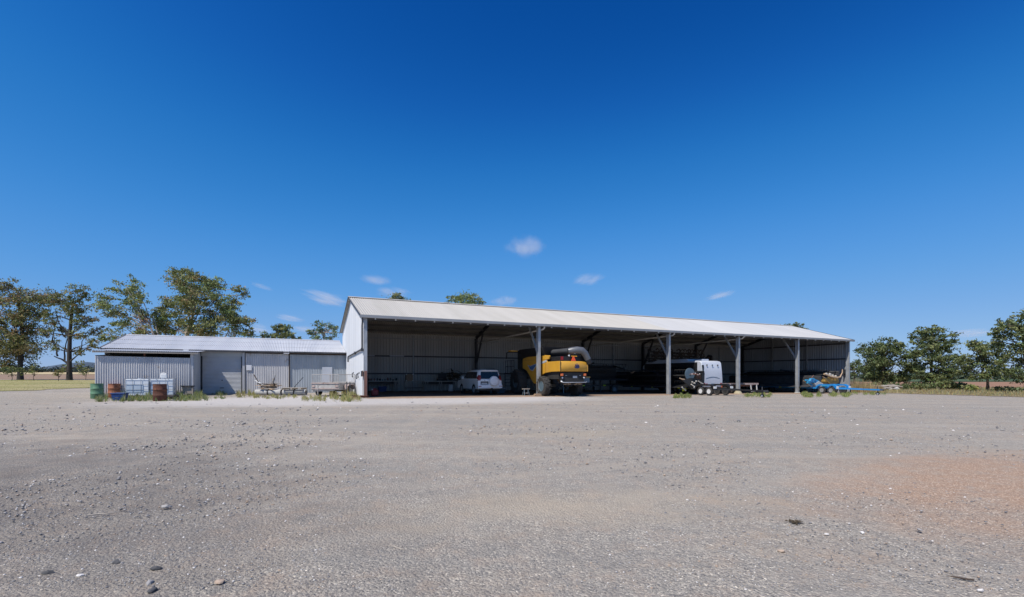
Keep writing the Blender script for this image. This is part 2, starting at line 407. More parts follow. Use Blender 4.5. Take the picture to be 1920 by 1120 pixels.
    # pale rolled gravel in front of the long low shed
    pale = ell(-7.5, 27.5, .93, .30, 13.5, 6.5, .5, .62)
    pcol = ramp(nt, fine, [(.25, (.49, .455, .42)), (.7, (.60, .56, .52))])
    col = mixc(nt, mul(pale, .85), col, pcol)
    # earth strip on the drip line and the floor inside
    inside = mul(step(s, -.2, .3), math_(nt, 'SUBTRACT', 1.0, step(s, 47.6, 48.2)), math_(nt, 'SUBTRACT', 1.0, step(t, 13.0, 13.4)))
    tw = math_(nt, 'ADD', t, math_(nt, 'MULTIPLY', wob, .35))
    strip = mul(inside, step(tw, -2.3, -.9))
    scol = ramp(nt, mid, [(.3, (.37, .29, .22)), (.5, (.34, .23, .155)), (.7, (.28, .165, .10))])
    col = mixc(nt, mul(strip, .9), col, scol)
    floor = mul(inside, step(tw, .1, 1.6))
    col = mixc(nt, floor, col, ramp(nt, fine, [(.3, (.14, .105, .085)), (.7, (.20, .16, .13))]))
    # ground beyond the yard
    far = step(math_(nt, 'ADD', Y, math_(nt, 'MULTIPLY', wob2, 2.0)), 92, 100)
    fcol = ramp(nt, mid, [(.3, (.21, .135, .095)), (.55, (.29, .20, .135)), (.75, (.36, .28, .19))])
    col = mixc(nt, far, col, fcol)
    b = N(nt, 'ShaderNodeBsdfPrincipled'); L(nt, col, b.inputs['Base Color']); b.inputs['Roughness'].default_value = .92
    b.inputs['Specular IOR Level'].default_value = .25
    h = math_(nt, 'ADD', math_(nt, 'MULTIPLY', v1.outputs['Distance'], -.5), math_(nt, 'ADD', math_(nt, 'MULTIPLY', grit, .5), math_(nt, 'MULTIPLY', fine, 1.6)))
    h = math_(nt, 'ADD', h, math_(nt, 'MULTIPLY', v2.outputs['Distance'], -1.0))
    bp = N(nt, 'ShaderNodeBump'); bp.inputs['Strength'].default_value = .75; bp.inputs['Distance'].default_value = .02
    L(nt, h, bp.inputs['Height']); L(nt, bp.outputs[0], b.inputs['Normal'])
    L(nt, b.outputs[0], out.inputs[0]); return m

def grid_object(name, xs, ys, zoff, m, keep=None, und=False):
    me = bpy.data.meshes.new(name); nx, ny = len(xs), len(ys)
    vs = []
    for y in ys:
        for x in xs:
            z = G(x, y)+zoff(x, y)
            if und and 2 < y < 26:
                k = sm(2, 5, y)*(1-sm(17, 26, y))
                z += k*(.012*math.sin(.9*x+.35*y)+.010*math.sin(-.5*x+1.3*y+1.7)+.006*math.sin(2.3*x-1.1*y))
            vs.append((x, y, z))
    fs = [(j*nx+i, j*nx+i+1, (j+1)*nx+i+1, (j+1)*nx+i) for j in range(ny-1) for i in range(nx-1)
          if keep is None or keep((xs[i]+xs[i+1])/2, (ys[j]+ys[j+1])/2)]
    me.from_pydata(vs, [], fs); me.materials.append(m); me.polygons.foreach_set('use_smooth', [True]*len(fs)); me.update()
    o = bpy.data.objects.new(name, me); COL.objects.link(o); return o
def spaced(lo, hi, n, c, k):
    """n positions from lo to hi, crowded around c"""
    a, b = math.asinh((lo-c)/k), math.asinh((hi-c)/k)
    return [c+k*math.sinh(a+(b-a)*i/(n-1)) for i in range(n)]
gx = spaced(-4000, 4000, 230, 0, 9); gy = spaced(-80, 6000, 260, 9, 7)
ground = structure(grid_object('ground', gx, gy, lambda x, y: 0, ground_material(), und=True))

def edge_left(y):                       # x where the gravel meets the lawn
    return -41.6-(y-39)*.22+.5*math.sin(y*.8)+.3*math.sin(y*2.1)+(max(0, 44-y)**2)*-.12
def strip_mat(name, cols, scale, stretch, bumps=25):
    m, nt, out = new_mat(name)
    geo = N(nt, 'ShaderNodeNewGeometry'); mp = N(nt, 'ShaderNodeMapping'); mp.inputs['Scale'].default_value = stretch
    L(nt, geo.outputs['Position'], mp.inputs[0])
    f = noise(nt, mp.outputs[0], scale, 6, .62)
    col = ramp(nt, f, cols)
    f2 = noise(nt, geo.outputs['Position'], 7, 4, .7)
    col = mixc(nt, ramp(nt, f2, [(.3, (.5, .5, .5)), (.6, (0, 0, 0))]), col, tuple(.5*(a+b)*.65 for a, b in zip(cols[0][1], cols[-1][1])))
    b = N(nt, 'ShaderNodeBsdfPrincipled'); b.inputs['Roughness'].default_value = .95; b.inputs['Specular IOR Level'].default_value = .15
    L(nt, col, b.inputs['Base Color'])
    bp = N(nt, 'ShaderNodeBump'); bp.inputs['Strength'].default_value = .8; bp.inputs['Distance'].default_value = .06
    L(nt, noise(nt, geo.outputs['Position'], bumps, 5, .7), bp.inputs['Height']); L(nt, bp.outputs[0], b.inputs['Normal'])
    L(nt, b.outputs[0], out.inputs[0]); return m
M['lawn'] = strip_mat('dry_lawn', [(.3, (.17, .20, .06)), (.45, (.30, .28, .11)), (.58, (.44, .37, .20)), (.75, (.22, .23, .085))], .5, (.06, .45, 1))
M['field'] = strip_mat('straw_field', [(.3, (.55, .44, .26)), (.7, (.46, .36, .2))], .02, (.3, 1, 1), 2)
M['verge'] = strip_mat('verge_earth', [(.3, (.25, .21, .12)), (.5, (.33, .26, .16)), (.7, (.30, .19, .12))], .35, (.5, 1, 1))
M['red_earth'] = strip_mat('ploughed_red_earth', [(.3, (.34, .20, .13)), (.7, (.28, .16, .10))], .1, (.3, 1, 1), 4)
M['far_green'] = strip_mat('far_crop', [(.3, (.06, .10, .05)), (.7, (.09, .12, .06))], .1, (.3, 1, 1), 4)
lx = [-150+i*.5 for i in range(220)]; ly = [34+i*.6 for i in range(97)]
lawn = grid_object('lawn', lx, ly, lambda x, y: .03, M['lawn'], keep=lambda x, y: x < edge_left(y) and y < 91)
structure(lawn)
fx = spaced(-2600, -20, 90, -60, 60); fy = [230+i*9 for i in range(60)]
structure(grid_object('dry_field', fx, fy, lambda x, y: .12+.0006*(y-200), M['field'], keep=lambda x, y: x/y < -.3))
def edge_right(y):                      # where the gravel meets the verge
    return 38.2+1.2*math.sin(y*.21)+.6*math.sin(y*.7) if y < 46 else 38.2+1.0*math.sin(y*.31)
vx = [30+i*.9 for i in range(130)]; vy = [18+i*.9 for i in range(62)]
structure(grid_object('verge', vx, vy, lambda x, y: .03, M['verge'], keep=lambda x, y: x > edge_right(y)-max(0, y-44)*.62 and st_of(x, y)[0] > 49.2 and y < 74))
rx = [60+i*8 for i in range(60)]; ry = [76+i*5 for i in range(18)]
structure(grid_object('red_field', rx, ry, lambda x, y: .06, M['red_earth'], keep=lambda x, y: x/y > .72))
rx = [60+i*16 for i in range(60)]; ry = [170+i*10 for i in range(24)]
structure(grid_object('green_field', rx, ry, lambda x, y: .12, M['far_green'], keep=lambda x, y: x/y > .7))

# far hills: one long low ridge with real depth
def hills():
    mb = MB(); rnd = random.Random(3); ring = []
    n = 150
    for j in range(7):
        row = []
        for i in range(n):
            a = -3000+i*(2400/(n-1)); d = 2300+j*110
            prof = 46*math.exp(-((a+2330)/75)**2)+24*math.exp(-((a+2480)/130)**2)+12*math.exp(-((a+2180)/110)**2)
            h = (prof)*math.sin(PI*j/6)+rnd.uniform(-1, 1)
            row.append((a, d, G(a, d)*.95-2+h))
        ring.append(row)
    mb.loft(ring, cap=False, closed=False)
    return structure(mb.build('hills', mat('haze_tinted_hill', (.075, .105, .14), (.06, .088, .12), .01, .95), smooth=60))  # distance haze is painted into the blue base colour
hills()

# ------------------------------------------------------------------ loose stones
ICO = None
def ico():
    global ICO
    bm = bmesh.new(); bmesh.ops.create_icosphere(bm, subdivisions=1, radius=1)
    ICO = (np.array([v.co[:] for v in bm.verts]), np.array([[v.index for v in f.verts] for f in bm.faces])); bm.free()
ico()
STONES = [mat('bluestone_chip', (.23, .22, .22), (.15, .148, .15), 20, .85), mat('grey_stone_chip', (.36, .34, .325), (.27, .255, .245), 20, .85),
          mat('tan_stone_chip', (.44, .34, .26), (.36, .26, .19), 20, .85), mat('quartz_chip', (.74, .70, .66), (.62, .58, .54), 20, .7)]
def raw_mesh(name, V, Fc, mi, mats, smooth=False):
    me = bpy.data.meshes.new(name); k = Fc.shape[1]
    me.vertices.add(len(V)); me.vertices.foreach_set('co', V.astype(np.float32).ravel())
    me.loops.add(Fc.size); me.loops.foreach_set('vertex_index', Fc.astype(np.int32).ravel())
    me.polygons.add(len(Fc)); me.polygons.foreach_set('loop_start', np.arange(0, Fc.size, k, dtype=np.int32))
    me.polygons.foreach_set('loop_total', np.full(len(Fc), k, dtype=np.int32))
    for mm in mats: me.materials.append(mm)
    me.polygons.foreach_set('material_index', np.asarray(mi, dtype=np.int32))
    if smooth: me.polygons.foreach_set('use_smooth', np.ones(len(Fc), dtype=bool))
    me.update(calc_edges=True); me.validate(); return me
def stones(name, n, seed, ylo, yhi, rmin, rmax, umax=1.25, mask=None):
    rg = np.random.default_rng(seed); V0, F0 = ICO; Vs, Fs, Mi = [], [], []
    k = 0; tries = 0
    while k < n and tries < n*6:
        tries += 1
        y = 1/rg.uniform(1/yhi, 1/ylo); x = rg.uniform(-umax, umax)*y
        if mask and rg.random() > mask(x, y): continue
        r = min(.055, (rmin+(rmax-rmin)*rg.random()**3.2)*y)
        sc = r*np.array([rg.uniform(.7, 1.35), rg.uniform(.7, 1.2), rg.uniform(.4, .8)])
        a = rg.uniform(0, 6.28); v = V0*(1+rg.normal(0, .16, (len(V0), 1)))*sc
        v = np.stack([v[:, 0]*np.cos(a)-v[:, 1]*np.sin(a), v[:, 0]*np.sin(a)+v[:, 1]*np.cos(a), v[:, 2]], 1)
        Vs.append(v+np.array([x, y, G(x, y)+sc[2]*.25])); Fs.append(F0+k*len(V0))
        c = rg.random(); inb = ((x-6.4)*.83+(y-6.35)*.56)**2/18.5+(-(x-6.4)*.56+(y-6.35)*.83)**2/3.1 < 1
        mi = 3 if c > .90 else (2 if c > (.45 if inb else .80) else (1 if c > .40 else 0))
        Mi.append(np.full(len(F0), mi)); k += 1
    me = raw_mesh(name, np.concatenate(Vs), np.concatenate(Fs), np.concatenate(Mi), STONES)
    o = bpy.data.objects.new(name, me); COL.objects.link(o); return o
def speck_mask(x, y): return .45+.55*abs(math.sin(.7*x+.3*y)*math.sin(.5*y-.35*x+2))
tag(stones('gravel', 17000, 15, 3.0, 15, .0006, .0017, mask=speck_mask), 'fine loose chips lying over the packed grey yard', 'gravel', kind='stuff')
def stone_mask(x, y):
    v = .5+.5*math.sin(.8*x+.6*y+1.1)*math.sin(.45*x-.9*y)
    if y < 14 and x < -.25*y: v += .5
    return (.2+.5*max(0, v-.3))*(1.15 if x < -.12*y and 4.5 < y < 15 else .7)
tag(stones('gravel', 15000, 5, 3.0, 24, .0007, .0031, mask=stone_mask), 'loose crushed stone scattered over the grey yard', 'gravel', kind='stuff')

DARKROCK = mat('dark_rock', (.085, .083, .085), (.05, .05, .052), 14, .85)
def rock(px, py, r, mi, label, flat=.6, seed=0):
    p = ground_at(px, py); rg = random.Random(seed); mb = MB(); bm = bmesh.new()
    bmesh.ops.create_icosphere(bm, subdivisions=2, radius=1)
    k = [Vector((rg.uniform(-1, 1), rg.uniform(-1, 1), rg.uniform(-1, 1))).normalized() for _ in range(10)]
    for v in bm.verts:
        d = 1.0
        for q in k: d = min(d, .60/v.co.dot(q) if v.co.dot(q) > .5 else 1.0)
        v.co = Vector((v.co.x*1.25, v.co.y*.9, v.co.z*flat))*d*r
    vs = [v.co.copy() for v in bm.verts]; fs = [[v.index for v in f.verts] for f in bm.faces]; bm.free()
    mb.add(vs, fs); o = mb.build('stone', DARKROCK if mi == 0 else STONES[mi], loc=(p.x, p.y, p.z+r*flat*.35), rotz=rg.uniform(0, 6))
    return tag(o, label, 'stone', 'larger stones lying on the gravel')
for a in [(291, 1068, .040, 0, 'dark pointed stone, largest of the loose stones near the bottom left corner'),
          (288, 1108, .034, 0, 'dark stone at the bottom edge, below the dark pointed stone'),
          (280, 1094, .030, 1, 'grey stone between the two dark stones at the bottom edge'),
          (218, 1056, .030, 0, 'small dark flat stone beside the dark pointed stone'),
          (90, 1076, .032, 0, 'flat dark stone in the bottom left corner of the yard'),
          (311, 952, .045, 1, 'pale grey flat chip lying on the dark left part of the gravel'),
          (412, 1093, .034, 2, 'brownish stone near the bottom edge, right of the dark stones'),
          (152, 1080, .022, 3, 'white pebble between dark stones at the bottom left'),
          (1549, 1003, .020, 3, 'bright white pebble just below the brown earth patch'),
          (1464, 1035, .028, 2, 'yellowish flat stone in front of the brown earth patch'),
          (1838, 1109, .022, 3, 'white pebble at the bottom right corner'),
          (1617, 1000, .020, 3, 'small white stone right of the bright white pebble'),
          (1724, 995, .026, 1, 'blue grey rounded stone on the lower edge of the brown patch')]:
    rock(*a, seed=int(a[0]))
def clod():
    p = ground_at(1489, 981); mb = MB(); rg = random.Random(4)
    for i in range(26):
        c = Vector((rg.gauss(0, .035), rg.gauss(0, .025), rg.uniform(.004, .03)))
        mb.ball(c, (rg.uniform(.008, .02), rg.uniform(.008, .016), rg.uniform(.006, .012)), n=6, k=4)
    for i in range(12):
        c = Vector((rg.gauss(0, .04), rg.gauss(0, .03), .012)); a = rg.uniform(0, 6.3)
        mb.bar(c, c+Vector((math.cos(a)*.06, math.sin(a)*.06, rg.uniform(0, .03))), .004, .004)
    clod_ = mb.build('dirt_clod', M['brown'], loc=p); clod_.scale = (.8, .8, .8); tag(clod_, 'small brown clod of dry earth and straw alone on the grey gravel', 'clod')
clod()
def twig(px, py, ln, ang, label, m='timber_grey'):
    p = ground_at(px, py); d = Vector((math.cos(ang), math.sin(ang), 0)); nrm = Vector((-d.y, d.x, 0)); mb = MB()
    pts = [d*(ln*(i/5-.5))+nrm*(ln*.05*math.sin(i*1.3))+Vector((0, 0, .008)) for i in range(6)]
    mb.tube(pts, [.006, .007, .006, .006, .004, .002], n=5)
    mb.tube([pts[2], pts[2]+d*ln*.2+nrm*ln*.16+Vector((0, 0, .01))], [.004, .002], n=5)
    tag(mb.build('twig', M[m], loc=p), label, 'twig', 'dry twigs on the yard')
twig(742, 1028, .19, 2.6, 'bent pale twig lying alone on the grey gravel, nearest the bottom edge')
twig(1545, 892, .42, .15, 'dry twig lying across the top left edge of the brown earth patch')
twig(1800, 1086, .14, 2.7, 'dark twig lying on the gravel near the bottom right corner', 'timber_dark')
twig(195, 965, .25, .5, 'pale twig on the dark coarse stones at the left of the yard')

# ------------------------------------------------------------------ grass and weeds
def leaf_mat(name, c, tr=.25, var=.35):
    m, nt, out = new_mat(name)
    at = N(nt, 'ShaderNodeAttribute', attribute_name='tint')
    geo = N(nt, 'ShaderNodeNewGeometry')
    f = noise(nt, geo.outputs['Position'], .9, 3, .6)
    v = ramp(nt, f, [(.3, (1-var,)*3), (.7, (1+var*.6,)*3)])
    col = mixc(nt, 1.0, at.outputs['Color'], v, 'MULTIPLY')
    d = N(nt, 'ShaderNodeBsdfPrincipled'); d.inputs['Roughness'].default_value = .6; d.inputs['Specular IOR Level'].default_value = .3
    t = N(nt, 'ShaderNodeBsdfTranslucent'); mx = N(nt, 'ShaderNodeMixShader'); mx.inputs[0].default_value = tr
    L(nt, col, d.inputs['Base Color']); L(nt, col, t.inputs[0]); L(nt, d.outputs[0], mx.inputs[1]); L(nt, t.outputs[0], mx.inputs[2]); L(nt, mx.outputs[0], out.inputs[0])
    return m
M['leaf'] = leaf_mat('leaves', None)
def tinted(name, V, Fc, tint, m, parent=None):
    me = raw_mesh(name, V, Fc, np.zeros(len(Fc)), [m])
    if len(me.polygons) == len(Fc):
        a = me.attributes.new('tint', 'FLOAT_COLOR', 'FACE')
        a.data.foreach_set('color', np.concatenate([tint, np.ones((len(Fc), 1))], 1).astype(np.float32).ravel())
    o = bpy.data.objects.new(name, me); COL.objects.link(o)
    if parent: o.parent = parent
    return o
def blades(name, n, seed, sampler, h, cols, label, cat, width=.009, lean=.35, kind='stuff'):
    rg = np.random.default_rng(seed); B = []
    while len(B) < n:
        q = sampler(rg)
        if q is not None: B.append(q)
    B = np.array(B)                                # x, y, height factor
    zz = np.array([G(x, y) for x, y in B[:, :2]]); hh = h*B[:, 2]*rg.uniform(.5, 1.1, n)
    a = rg.uniform(0, 2*PI, n); w_ = width*rg.uniform(.6, 1.4, n)*np.maximum(1, B[:, 1]/30)
    base = np.stack([B[:, 0], B[:, 1], zz], 1); d = np.stack([np.cos(a), np.sin(a), 0*a], 1)
    b2 = rg.uniform(0, 2*PI, n); ln = np.stack([np.cos(b2), np.sin(b2), 0*a], 1)*(hh*lean*rg.uniform(.2, 1.3, n))[:, None]
    up = np.stack([0*hh, 0*hh, hh], 1)
    V = np.concatenate([base-d*w_[:, None], base+d*w_[:, None], base+up*.6+ln*.45+d*w_[:, None]*.7, base+up*.6+ln*.45-d*w_[:, None]*.7,
                        base+up*.6+ln*.45-d*w_[:, None]*.7, base+up*.6+ln*.45+d*w_[:, None]*.7, base+up+ln+d*w_[:, None]*.15, base+up+ln-d*w_[:, None]*.15])
    i = np.arange(n); Fc = np.concatenate([np.stack([i, i+n, i+2*n, i+3*n], 1), np.stack([i+4*n, i+5*n, i+6*n, i+7*n], 1)])
    cols = np.array(cols); tint = cols[rg.integers(0, len(cols), n)]*rg.uniform(.75, 1.2, (n, 1))
    o = tinted(name, V, Fc, np.concatenate([tint, tint]), M['leaf'])
    return tag(o, label, cat, kind=kind)
GREEN = [(.16, .23, .06), (.24, .30, .09), (.12, .18, .05)]; YEL = [(.44, .40, .13), (.37, .36, .12), (.50, .44, .22)]; DRY = [(.42, .31, .15), (.34, .25, .12), (.46, .37, .2)]
SAGE = [(.24, .27, .17), (.31, .33, .22), (.18, .22, .12)]
def patch(items):
    """items: px0, px1, py0, py1 (photo pixels on the ground), height factor, weight"""
    wts = np.array([i[5] for i in items], float); wts /= wts.sum()
    cache = {}
    def f(rg):
        k = rg.choice(len(items), p=wts); a = items[k]
        if k not in cache:
            rr = np.random.default_rng(k+11); cache[k] = [(rr.uniform(0, 1), rr.uniform(.1, .9), rr.uniform(.025, .09), rr.uniform(.35, 1.25)) for _ in range(14)]
        c = cache[k][rg.integers(0, 14)]; e = rg.normal(0, 1); q = rg.normal(0, 1)
        u, v = c[0]+e*c[2]*min(1, 60/(a[1]-a[0])), c[1]+q*.3
        p = ground_at(a[0]+(a[1]-a[0])*u, a[2]+(a[3]-a[2])*min(1.25, max(-.1, v)))
        return (p.x, p.y, a[4]*c[3]*(.25+.85*math.exp(-(e*e+.5*q*q)/1.6)))
    return f
blades('weeds', 11000, 21, patch([(180, 232, 744, 752, 1.0, 1.6), (228, 300, 743, 751, 1.2, 1.8), (300, 352, 744, 751, .7, 1.0), (330, 386, 742, 750, 1.1, 1.5), (396, 432, 738, 742, .9, .3), (402, 422, 745, 748, .35, .2)]),
       .36, GREEN+GREEN+YEL+SAGE, 'green and yellow weeds growing round the drums and white tanks', 'weeds')
blades('weeds', 7500, 22, patch([(444, 480, 737, 744, 1.2, 1.0), (476, 560, 741, 746, .55, 1.0), (566, 612, 744, 751, .6, .9), (618, 672, 740, 751, 1.15, 2.2), (640, 660, 733, 742, 2.0, .8), (500, 530, 745, 748, .4, .3)]),
       .34, GREEN+YEL+YEL+DRY, 'yellowing weeds along the foot of the low shed beside the cage trailer', 'weeds')
blades('grass', 10000, 23, patch([(1505, 1592, 738, 744, 1.0, 2.4), (1264, 1296, 741, 746, .8, .8), (1396, 1446, 738, 744, .6, .9), (1590, 1660, 735, 740, .6, .7)]),
       .30, GREEN+GREEN+YEL, 'green grass growing under the trailers at the open shed front', 'grass', width=.01)
def vs_(rg):
    y = 1/rg.uniform(1/72, 1/20); x = rg.uniform(30, 120)
    if x/y > 1.2 or x < edge_right(y)-max(0, y-44)*.62+abs(rg.normal(0, .4)) or st_of(x, y)[0] < 49.4: return None
    d = .5+.5*math.sin(x*.9+y*.4)*math.sin(y*.8-.3*x)
    if rg.random() > .25+.75*d: return None
    return (x, y, .5+.7*d)
blades('dry_grass', 14000, 24, vs_, .34, DRY+DRY+SAGE+YEL, 'dry tussocky grass covering the verge below the trees', 'grass', width=.012)
def tall(rg):
    p = S(rg.uniform(49, 53.5), rg.uniform(-.5, 9)); return (p.x, p.y, rg.uniform(.6, 1.1))
blades('tall_dry_grass', 2600, 25, tall, 1.35, DRY, 'tall straw coloured grass beside the far end of the big shed', 'grass', width=.012, lean=.22)
def lawn_s(rg):
    y = 1/rg.uniform(1/88, 1/36); x = rg.uniform(-1.35, -.8)*y
    return (x, y, .7) if x < edge_left(y)-.3 else None
blades('lawn_grass', 6000, 26, lawn_s, .09, [(.19, .23, .07), (.34, .31, .13), (.45, .39, .2)], 'short mown grass between the yard and the gum trees', 'grass', width=.02)
# ================================================================== the big open-fronted shed
EAVE, PEAK, DEP, LEN = 5.02, 7.02, 13.0, 48.0
shed = thing('machinery_shed', 'long open-fronted steel machinery shed with cream corrugated roof and five bays', 'shed', S(0, 0), TH)
def gl(s, t):
    p = S(s, t); return G(p.x, p.y)
def roof_z(t): return EAVE+(PEAK-EAVE)*(1-abs(t-6.5)/6.5) if -.01 <= t <= 13.01 else EAVE-.31*(abs(t-6.5)-6.5)
def roof_sheet(mb, s0, s1, t0, t1, zf, pitch, amp, kind='trap', m=0):
    L_ = s1-s0; prof = []
    if kind == 'trap':
        k = max(1, int(L_/pitch)); pp = L_/k
        for i in range(k):
            for fr, h in ((0, 0), (.6, 0), (.7, 1), (.88, 1), (.98, 0)): prof.append((s0+(i+fr)*pp, h*amp))
        prof.append((s1, 0))
    else:
        n = int(L_/pitch*6)
        for i in range(n+1): prof.append((s0+L_*i/n, amp*math.sin(2*PI*(L_*i/n)/pitch)))
    vs = []
    for a, h in prof: vs += [(a, t0, zf(t0)+h), (a, t1, zf(t1)+h)]
    mb.add(vs, [(2*i, 2*i+2, 2*i+3, 2*i+1) for i in range(len(prof)-1)], m)
def rs(name, s0, s1, t0, t1, m, lab=None):
    mb = MB(); roof_sheet(mb, s0, s1, t0, t1, roof_z, .155, .022, 'sine'); return mb.build(name, m, shed, recalc=False, label=lab)
rs('roof', -.22, 24.1, -.22, 6.5, M['roof_cream'], 'cream ribbed half of the big shed roof')
rs('roof', 24.1, 48.25, -.22, 6.5, M['roof_white'], 'paler half of the big shed roof')
rs('roof', -.22, 48.25, 6.5, 13.22, M['roof_cream'], 'rear slope of the big shed roof')
mb = MB(); mb.prism([(6.28, PEAK-.01), (6.5, PEAK+.075), (6.72, PEAK-.01), (6.5, PEAK+.055)], 'x', -.24, 48.27); mb.build('ridge_cap', M['roof_cream'], shed)
for sx in (-.235, 48.235):
    mb = MB(); mb.bar((sx, -.25, EAVE-.08), (sx, 6.5, PEAK-.01), .03, .11); mb.bar((sx, 13.25, EAVE-.08), (sx, 6.5, PEAK-.01), .03, .11)
    mb.build('barge_flashing', M['steel_dark'], shed)
# gable walls and rear wall
gz = lambda a: roof_z(min(13, max(0, a)))-.03
MB().sheet((0, .03, 0), (0, 1, 0), 12.97, -.4, gz, .24, .028, (-1, 0, 0), 'trap').build('gable_wall', M['gable'], shed, recalc=False)
MB().sheet((48, .03, 0), (0, 1, 0), 12.97, -1.2, gz, .25, .05, (-1, 0, 0), 'trap').build('gable_wall', M['galv'], shed, recalc=False)
MB().sheet((0, 13.06, 0), (1, 0, 0), 48, -1.0, EAVE-.03, .25, .06, (0, -1, 0), 'trap').build('back_wall', M['inner'], shed, recalc=False)
# frames
FR = [0.0, 12.0, 24.0, 32.0, 40.0, 48.0]
def isec(mb, x, y, z0, z1, w=.19, h=.30, tf=.022, m=0):
    mb.box(x-w/2, x+w/2, y, y+tf, z0, z1, m); mb.box(x-w/2, x+w/2, y+h-tf, y+h, z0, z1, m); mb.box(x-.01, x+.01, y+tf, y+h-tf, z0, z1, m)
for i, s in enumerate(FR):
    x = s+(.11 if i == 0 else -.11 if i == 5 else 0)
    mb = MB(); isec(mb, x, 0, gl(s, 0)-.3, EAVE-.17); mb.build('post', M['steel'], shed)
    mb = MB(); isec(mb, x, 12.62, gl(s, 12.6)-.3, EAVE-.2); mb.build('rear_post', M['steel_dark'], shed)
    for a, b in (((x, .05, EAVE-.30), (x, 6.5, PEAK-.33)), ((x, 12.95, EAVE-.30), (x, 6.5, PEAK-.33))):
        mb = MB(); mb.bar(a, b, .16, .02); mb.bar((a[0], a[1], a[2]+.26), (b[0], b[1], b[2]+.26), .16, .02); mb.bar((a[0], a[1], a[2]+.13), (b[0], b[1], b[2]+.13), .016, .25)
        mb.build('rafter', M['steel_dark'], shed)
    if 0 < i < 5:
        mb = MB(); mb.bar((x, .28, 2.95), (x, 1.75, roof_z(1.75)-.42), .12, .12); mb.build('knee_brace', M['steel'], shed)
        mb = MB(); mb.bar((x, 12.6, 2.6), (x, 11.05, roof_z(11.05)-.42), .13, .13); mb.build('knee_brace', M['steel_dark'], shed)
for s in (6, 18, 28, 36, 44):
    MB().box(s-.05, s+.05, 12.84, 12.96, gl(s, 12.9)-.3, EAVE-.1).build('mullion', M['steel'], shed)
for t in (4.42, 8.58):
    MB().box(47.8, 47.95, t-.06, t+.06, gl(48, t)-.3, roof_z(t)-.2).build('mullion', M['steel'], shed)
for k, t in enumerate((1.1, 2.2, 3.3, 4.4, 5.5, 6.3, 7.6, 8.7, 9.8, 10.9, 12.0)):
    MB().box(0, 48, t-.03, t+.03, roof_z(t)-.24, roof_z(t)-.04).build('purlin', M['purlin'], shed)
for z in (1.5, 3.05, 4.62):
    MB().box(.02, 47.98, 12.90, 12.97, z-.06, z+.06).build('girt', M['steel_dark'] if z < 4 else M['steel'], shed)
for z in (1.5, 3.05, 4.62):
    MB().box(47.86, 47.96, .3, 12.9, z-.06, z+.06).build('girt', M['steel_dark'], shed)
    MB().box(.04, .14, .3, 12.9, z-.06, z+.06).build('girt', M['steel_dark'], shed)
# eaves: fascia beam, gutter, brackets
MB().box(.2, 47.8, .05, .13, EAVE-.30, EAVE-.06).build('eave_beam', M['steel_dark'], shed)
mb = MB()
mb.prism([(-.30, EAVE-.22), (-.16, EAVE-.22), (-.16, EAVE-.07), (-.175, EAVE-.07), (-.175, EAVE-.2), (-.285, EAVE-.2), (-.285, EAVE-.04), (-.315, EAVE-.04), (-.315, EAVE-.2)], 'x', -.25, 48.28)
mb.build('gutter', M['gutter'], shed)
br = None
for k in range(39):
    s = .65+1.22*k
    if br is None:
        mb = MB(); mb.box(-.035, .035, -.27, -.17, EAVE-.30, EAVE-.222); br = mb.build('gutter_bracket', M['pvc'], shed); br.location.x = s
    else:
        c = br.copy(); COL.objects.link(c); c.parent = shed; c.location.x = s
# water pipes crossing the shed from the front gutter to the rear wall
for s in FR[1:4]:
    mb = MB(); x = s+.22
    mb.tube([(x+.06, -.22, EAVE-.2), (x+.06, -.20, EAVE-.32), (x, -.08, EAVE-.42), (x-.14, .5, EAVE-.46), (x-.16, 12.7, EAVE-.62)], .062, n=8)
    mb.build('water_pipe', M['pvc'], shed, smooth=50)
mb = MB(); mb.tube([(-.09, -.2, EAVE-.2), (-.09, -.1, EAVE-.5), (-.09, .02, EAVE-.7), (-.09, .02, 3.02), (-.09, .3, 2.93), (-.09, 7.8, 2.76), (-.09, 7.95, 2.7), (-.09, 7.95, 2.35)], .05, n=8)
mb.build('downpipe', M['steel_dark'], shed, smooth=50)
for t, z in ((.12, 2.9), (3.6, 2.85)):
    MB().box(-.15, -.03, t-.06, t+.06, z-.09, z+.09).build('pipe_clip', M['steel_dark'], shed)
# rusted guards on the corner post, hooks on the gable wall, footing under one post
mb = MB(); mb.box(.03, .19, -.03, -.004, gl(0, 0)-.1, 1.62); mb.box(-.06, -.045, -.02, .06, gl(0, 0)-.1, 1.65); mb.build('post_guard', M['redoxide'], shed)
for t, z0, z1 in ((4.9, 1.22, 1.52), (2.55, 1.12, 1.44), (1.75, 1.2, 1.5)):
    mb = MB(); mb.tube([(-.05, t, z1), (-.12, t, z1-.02), (-.12, t+.05, z0+.08), (-.1, t+.16, z0), (-.06, t+.2, z0+.06)], .028, n=6); mb.box(-.07, -.03, t-.06, t+.06, z1-.05, z1+.05)
    mb.build('wall_hook', M['steel_dark'], shed)
MB().box(-.14, -.03, .06, .2, 1.28, 1.62).build('meter_box', M['steel_dark'], shed)
mb = MB(); mb.lathe([(.34, 0), (.36, .02), (.27, .16), (.17, .30), (.16, .34)], (32, .15, gl(32, 0)-.02), n=14); mb.build('footing', M['concrete_yellow'], shed, smooth=60)
mb = MB(); mb.lathe([(.26, 0), (.27, .06), (.2, .1)], (40, .15, gl(40, 0)-.02), n=14); mb.build('footing', M['concrete'], shed, smooth=60)
for s in (1.35, 3.9):
    mb = MB(); mb.box(s, s+1.25, 12.76, 12.88, 3.02, 3.12); mb.box(s+.05, s+1.2, 12.74, 12.759, 3.04, 3.1); mb.build('light_fitting', M['white_dusty'], shed)
MB().box(47.5, 47.9, .34, .42, 1.5, 1.95).build('small_board', M['black_matt'], shed)
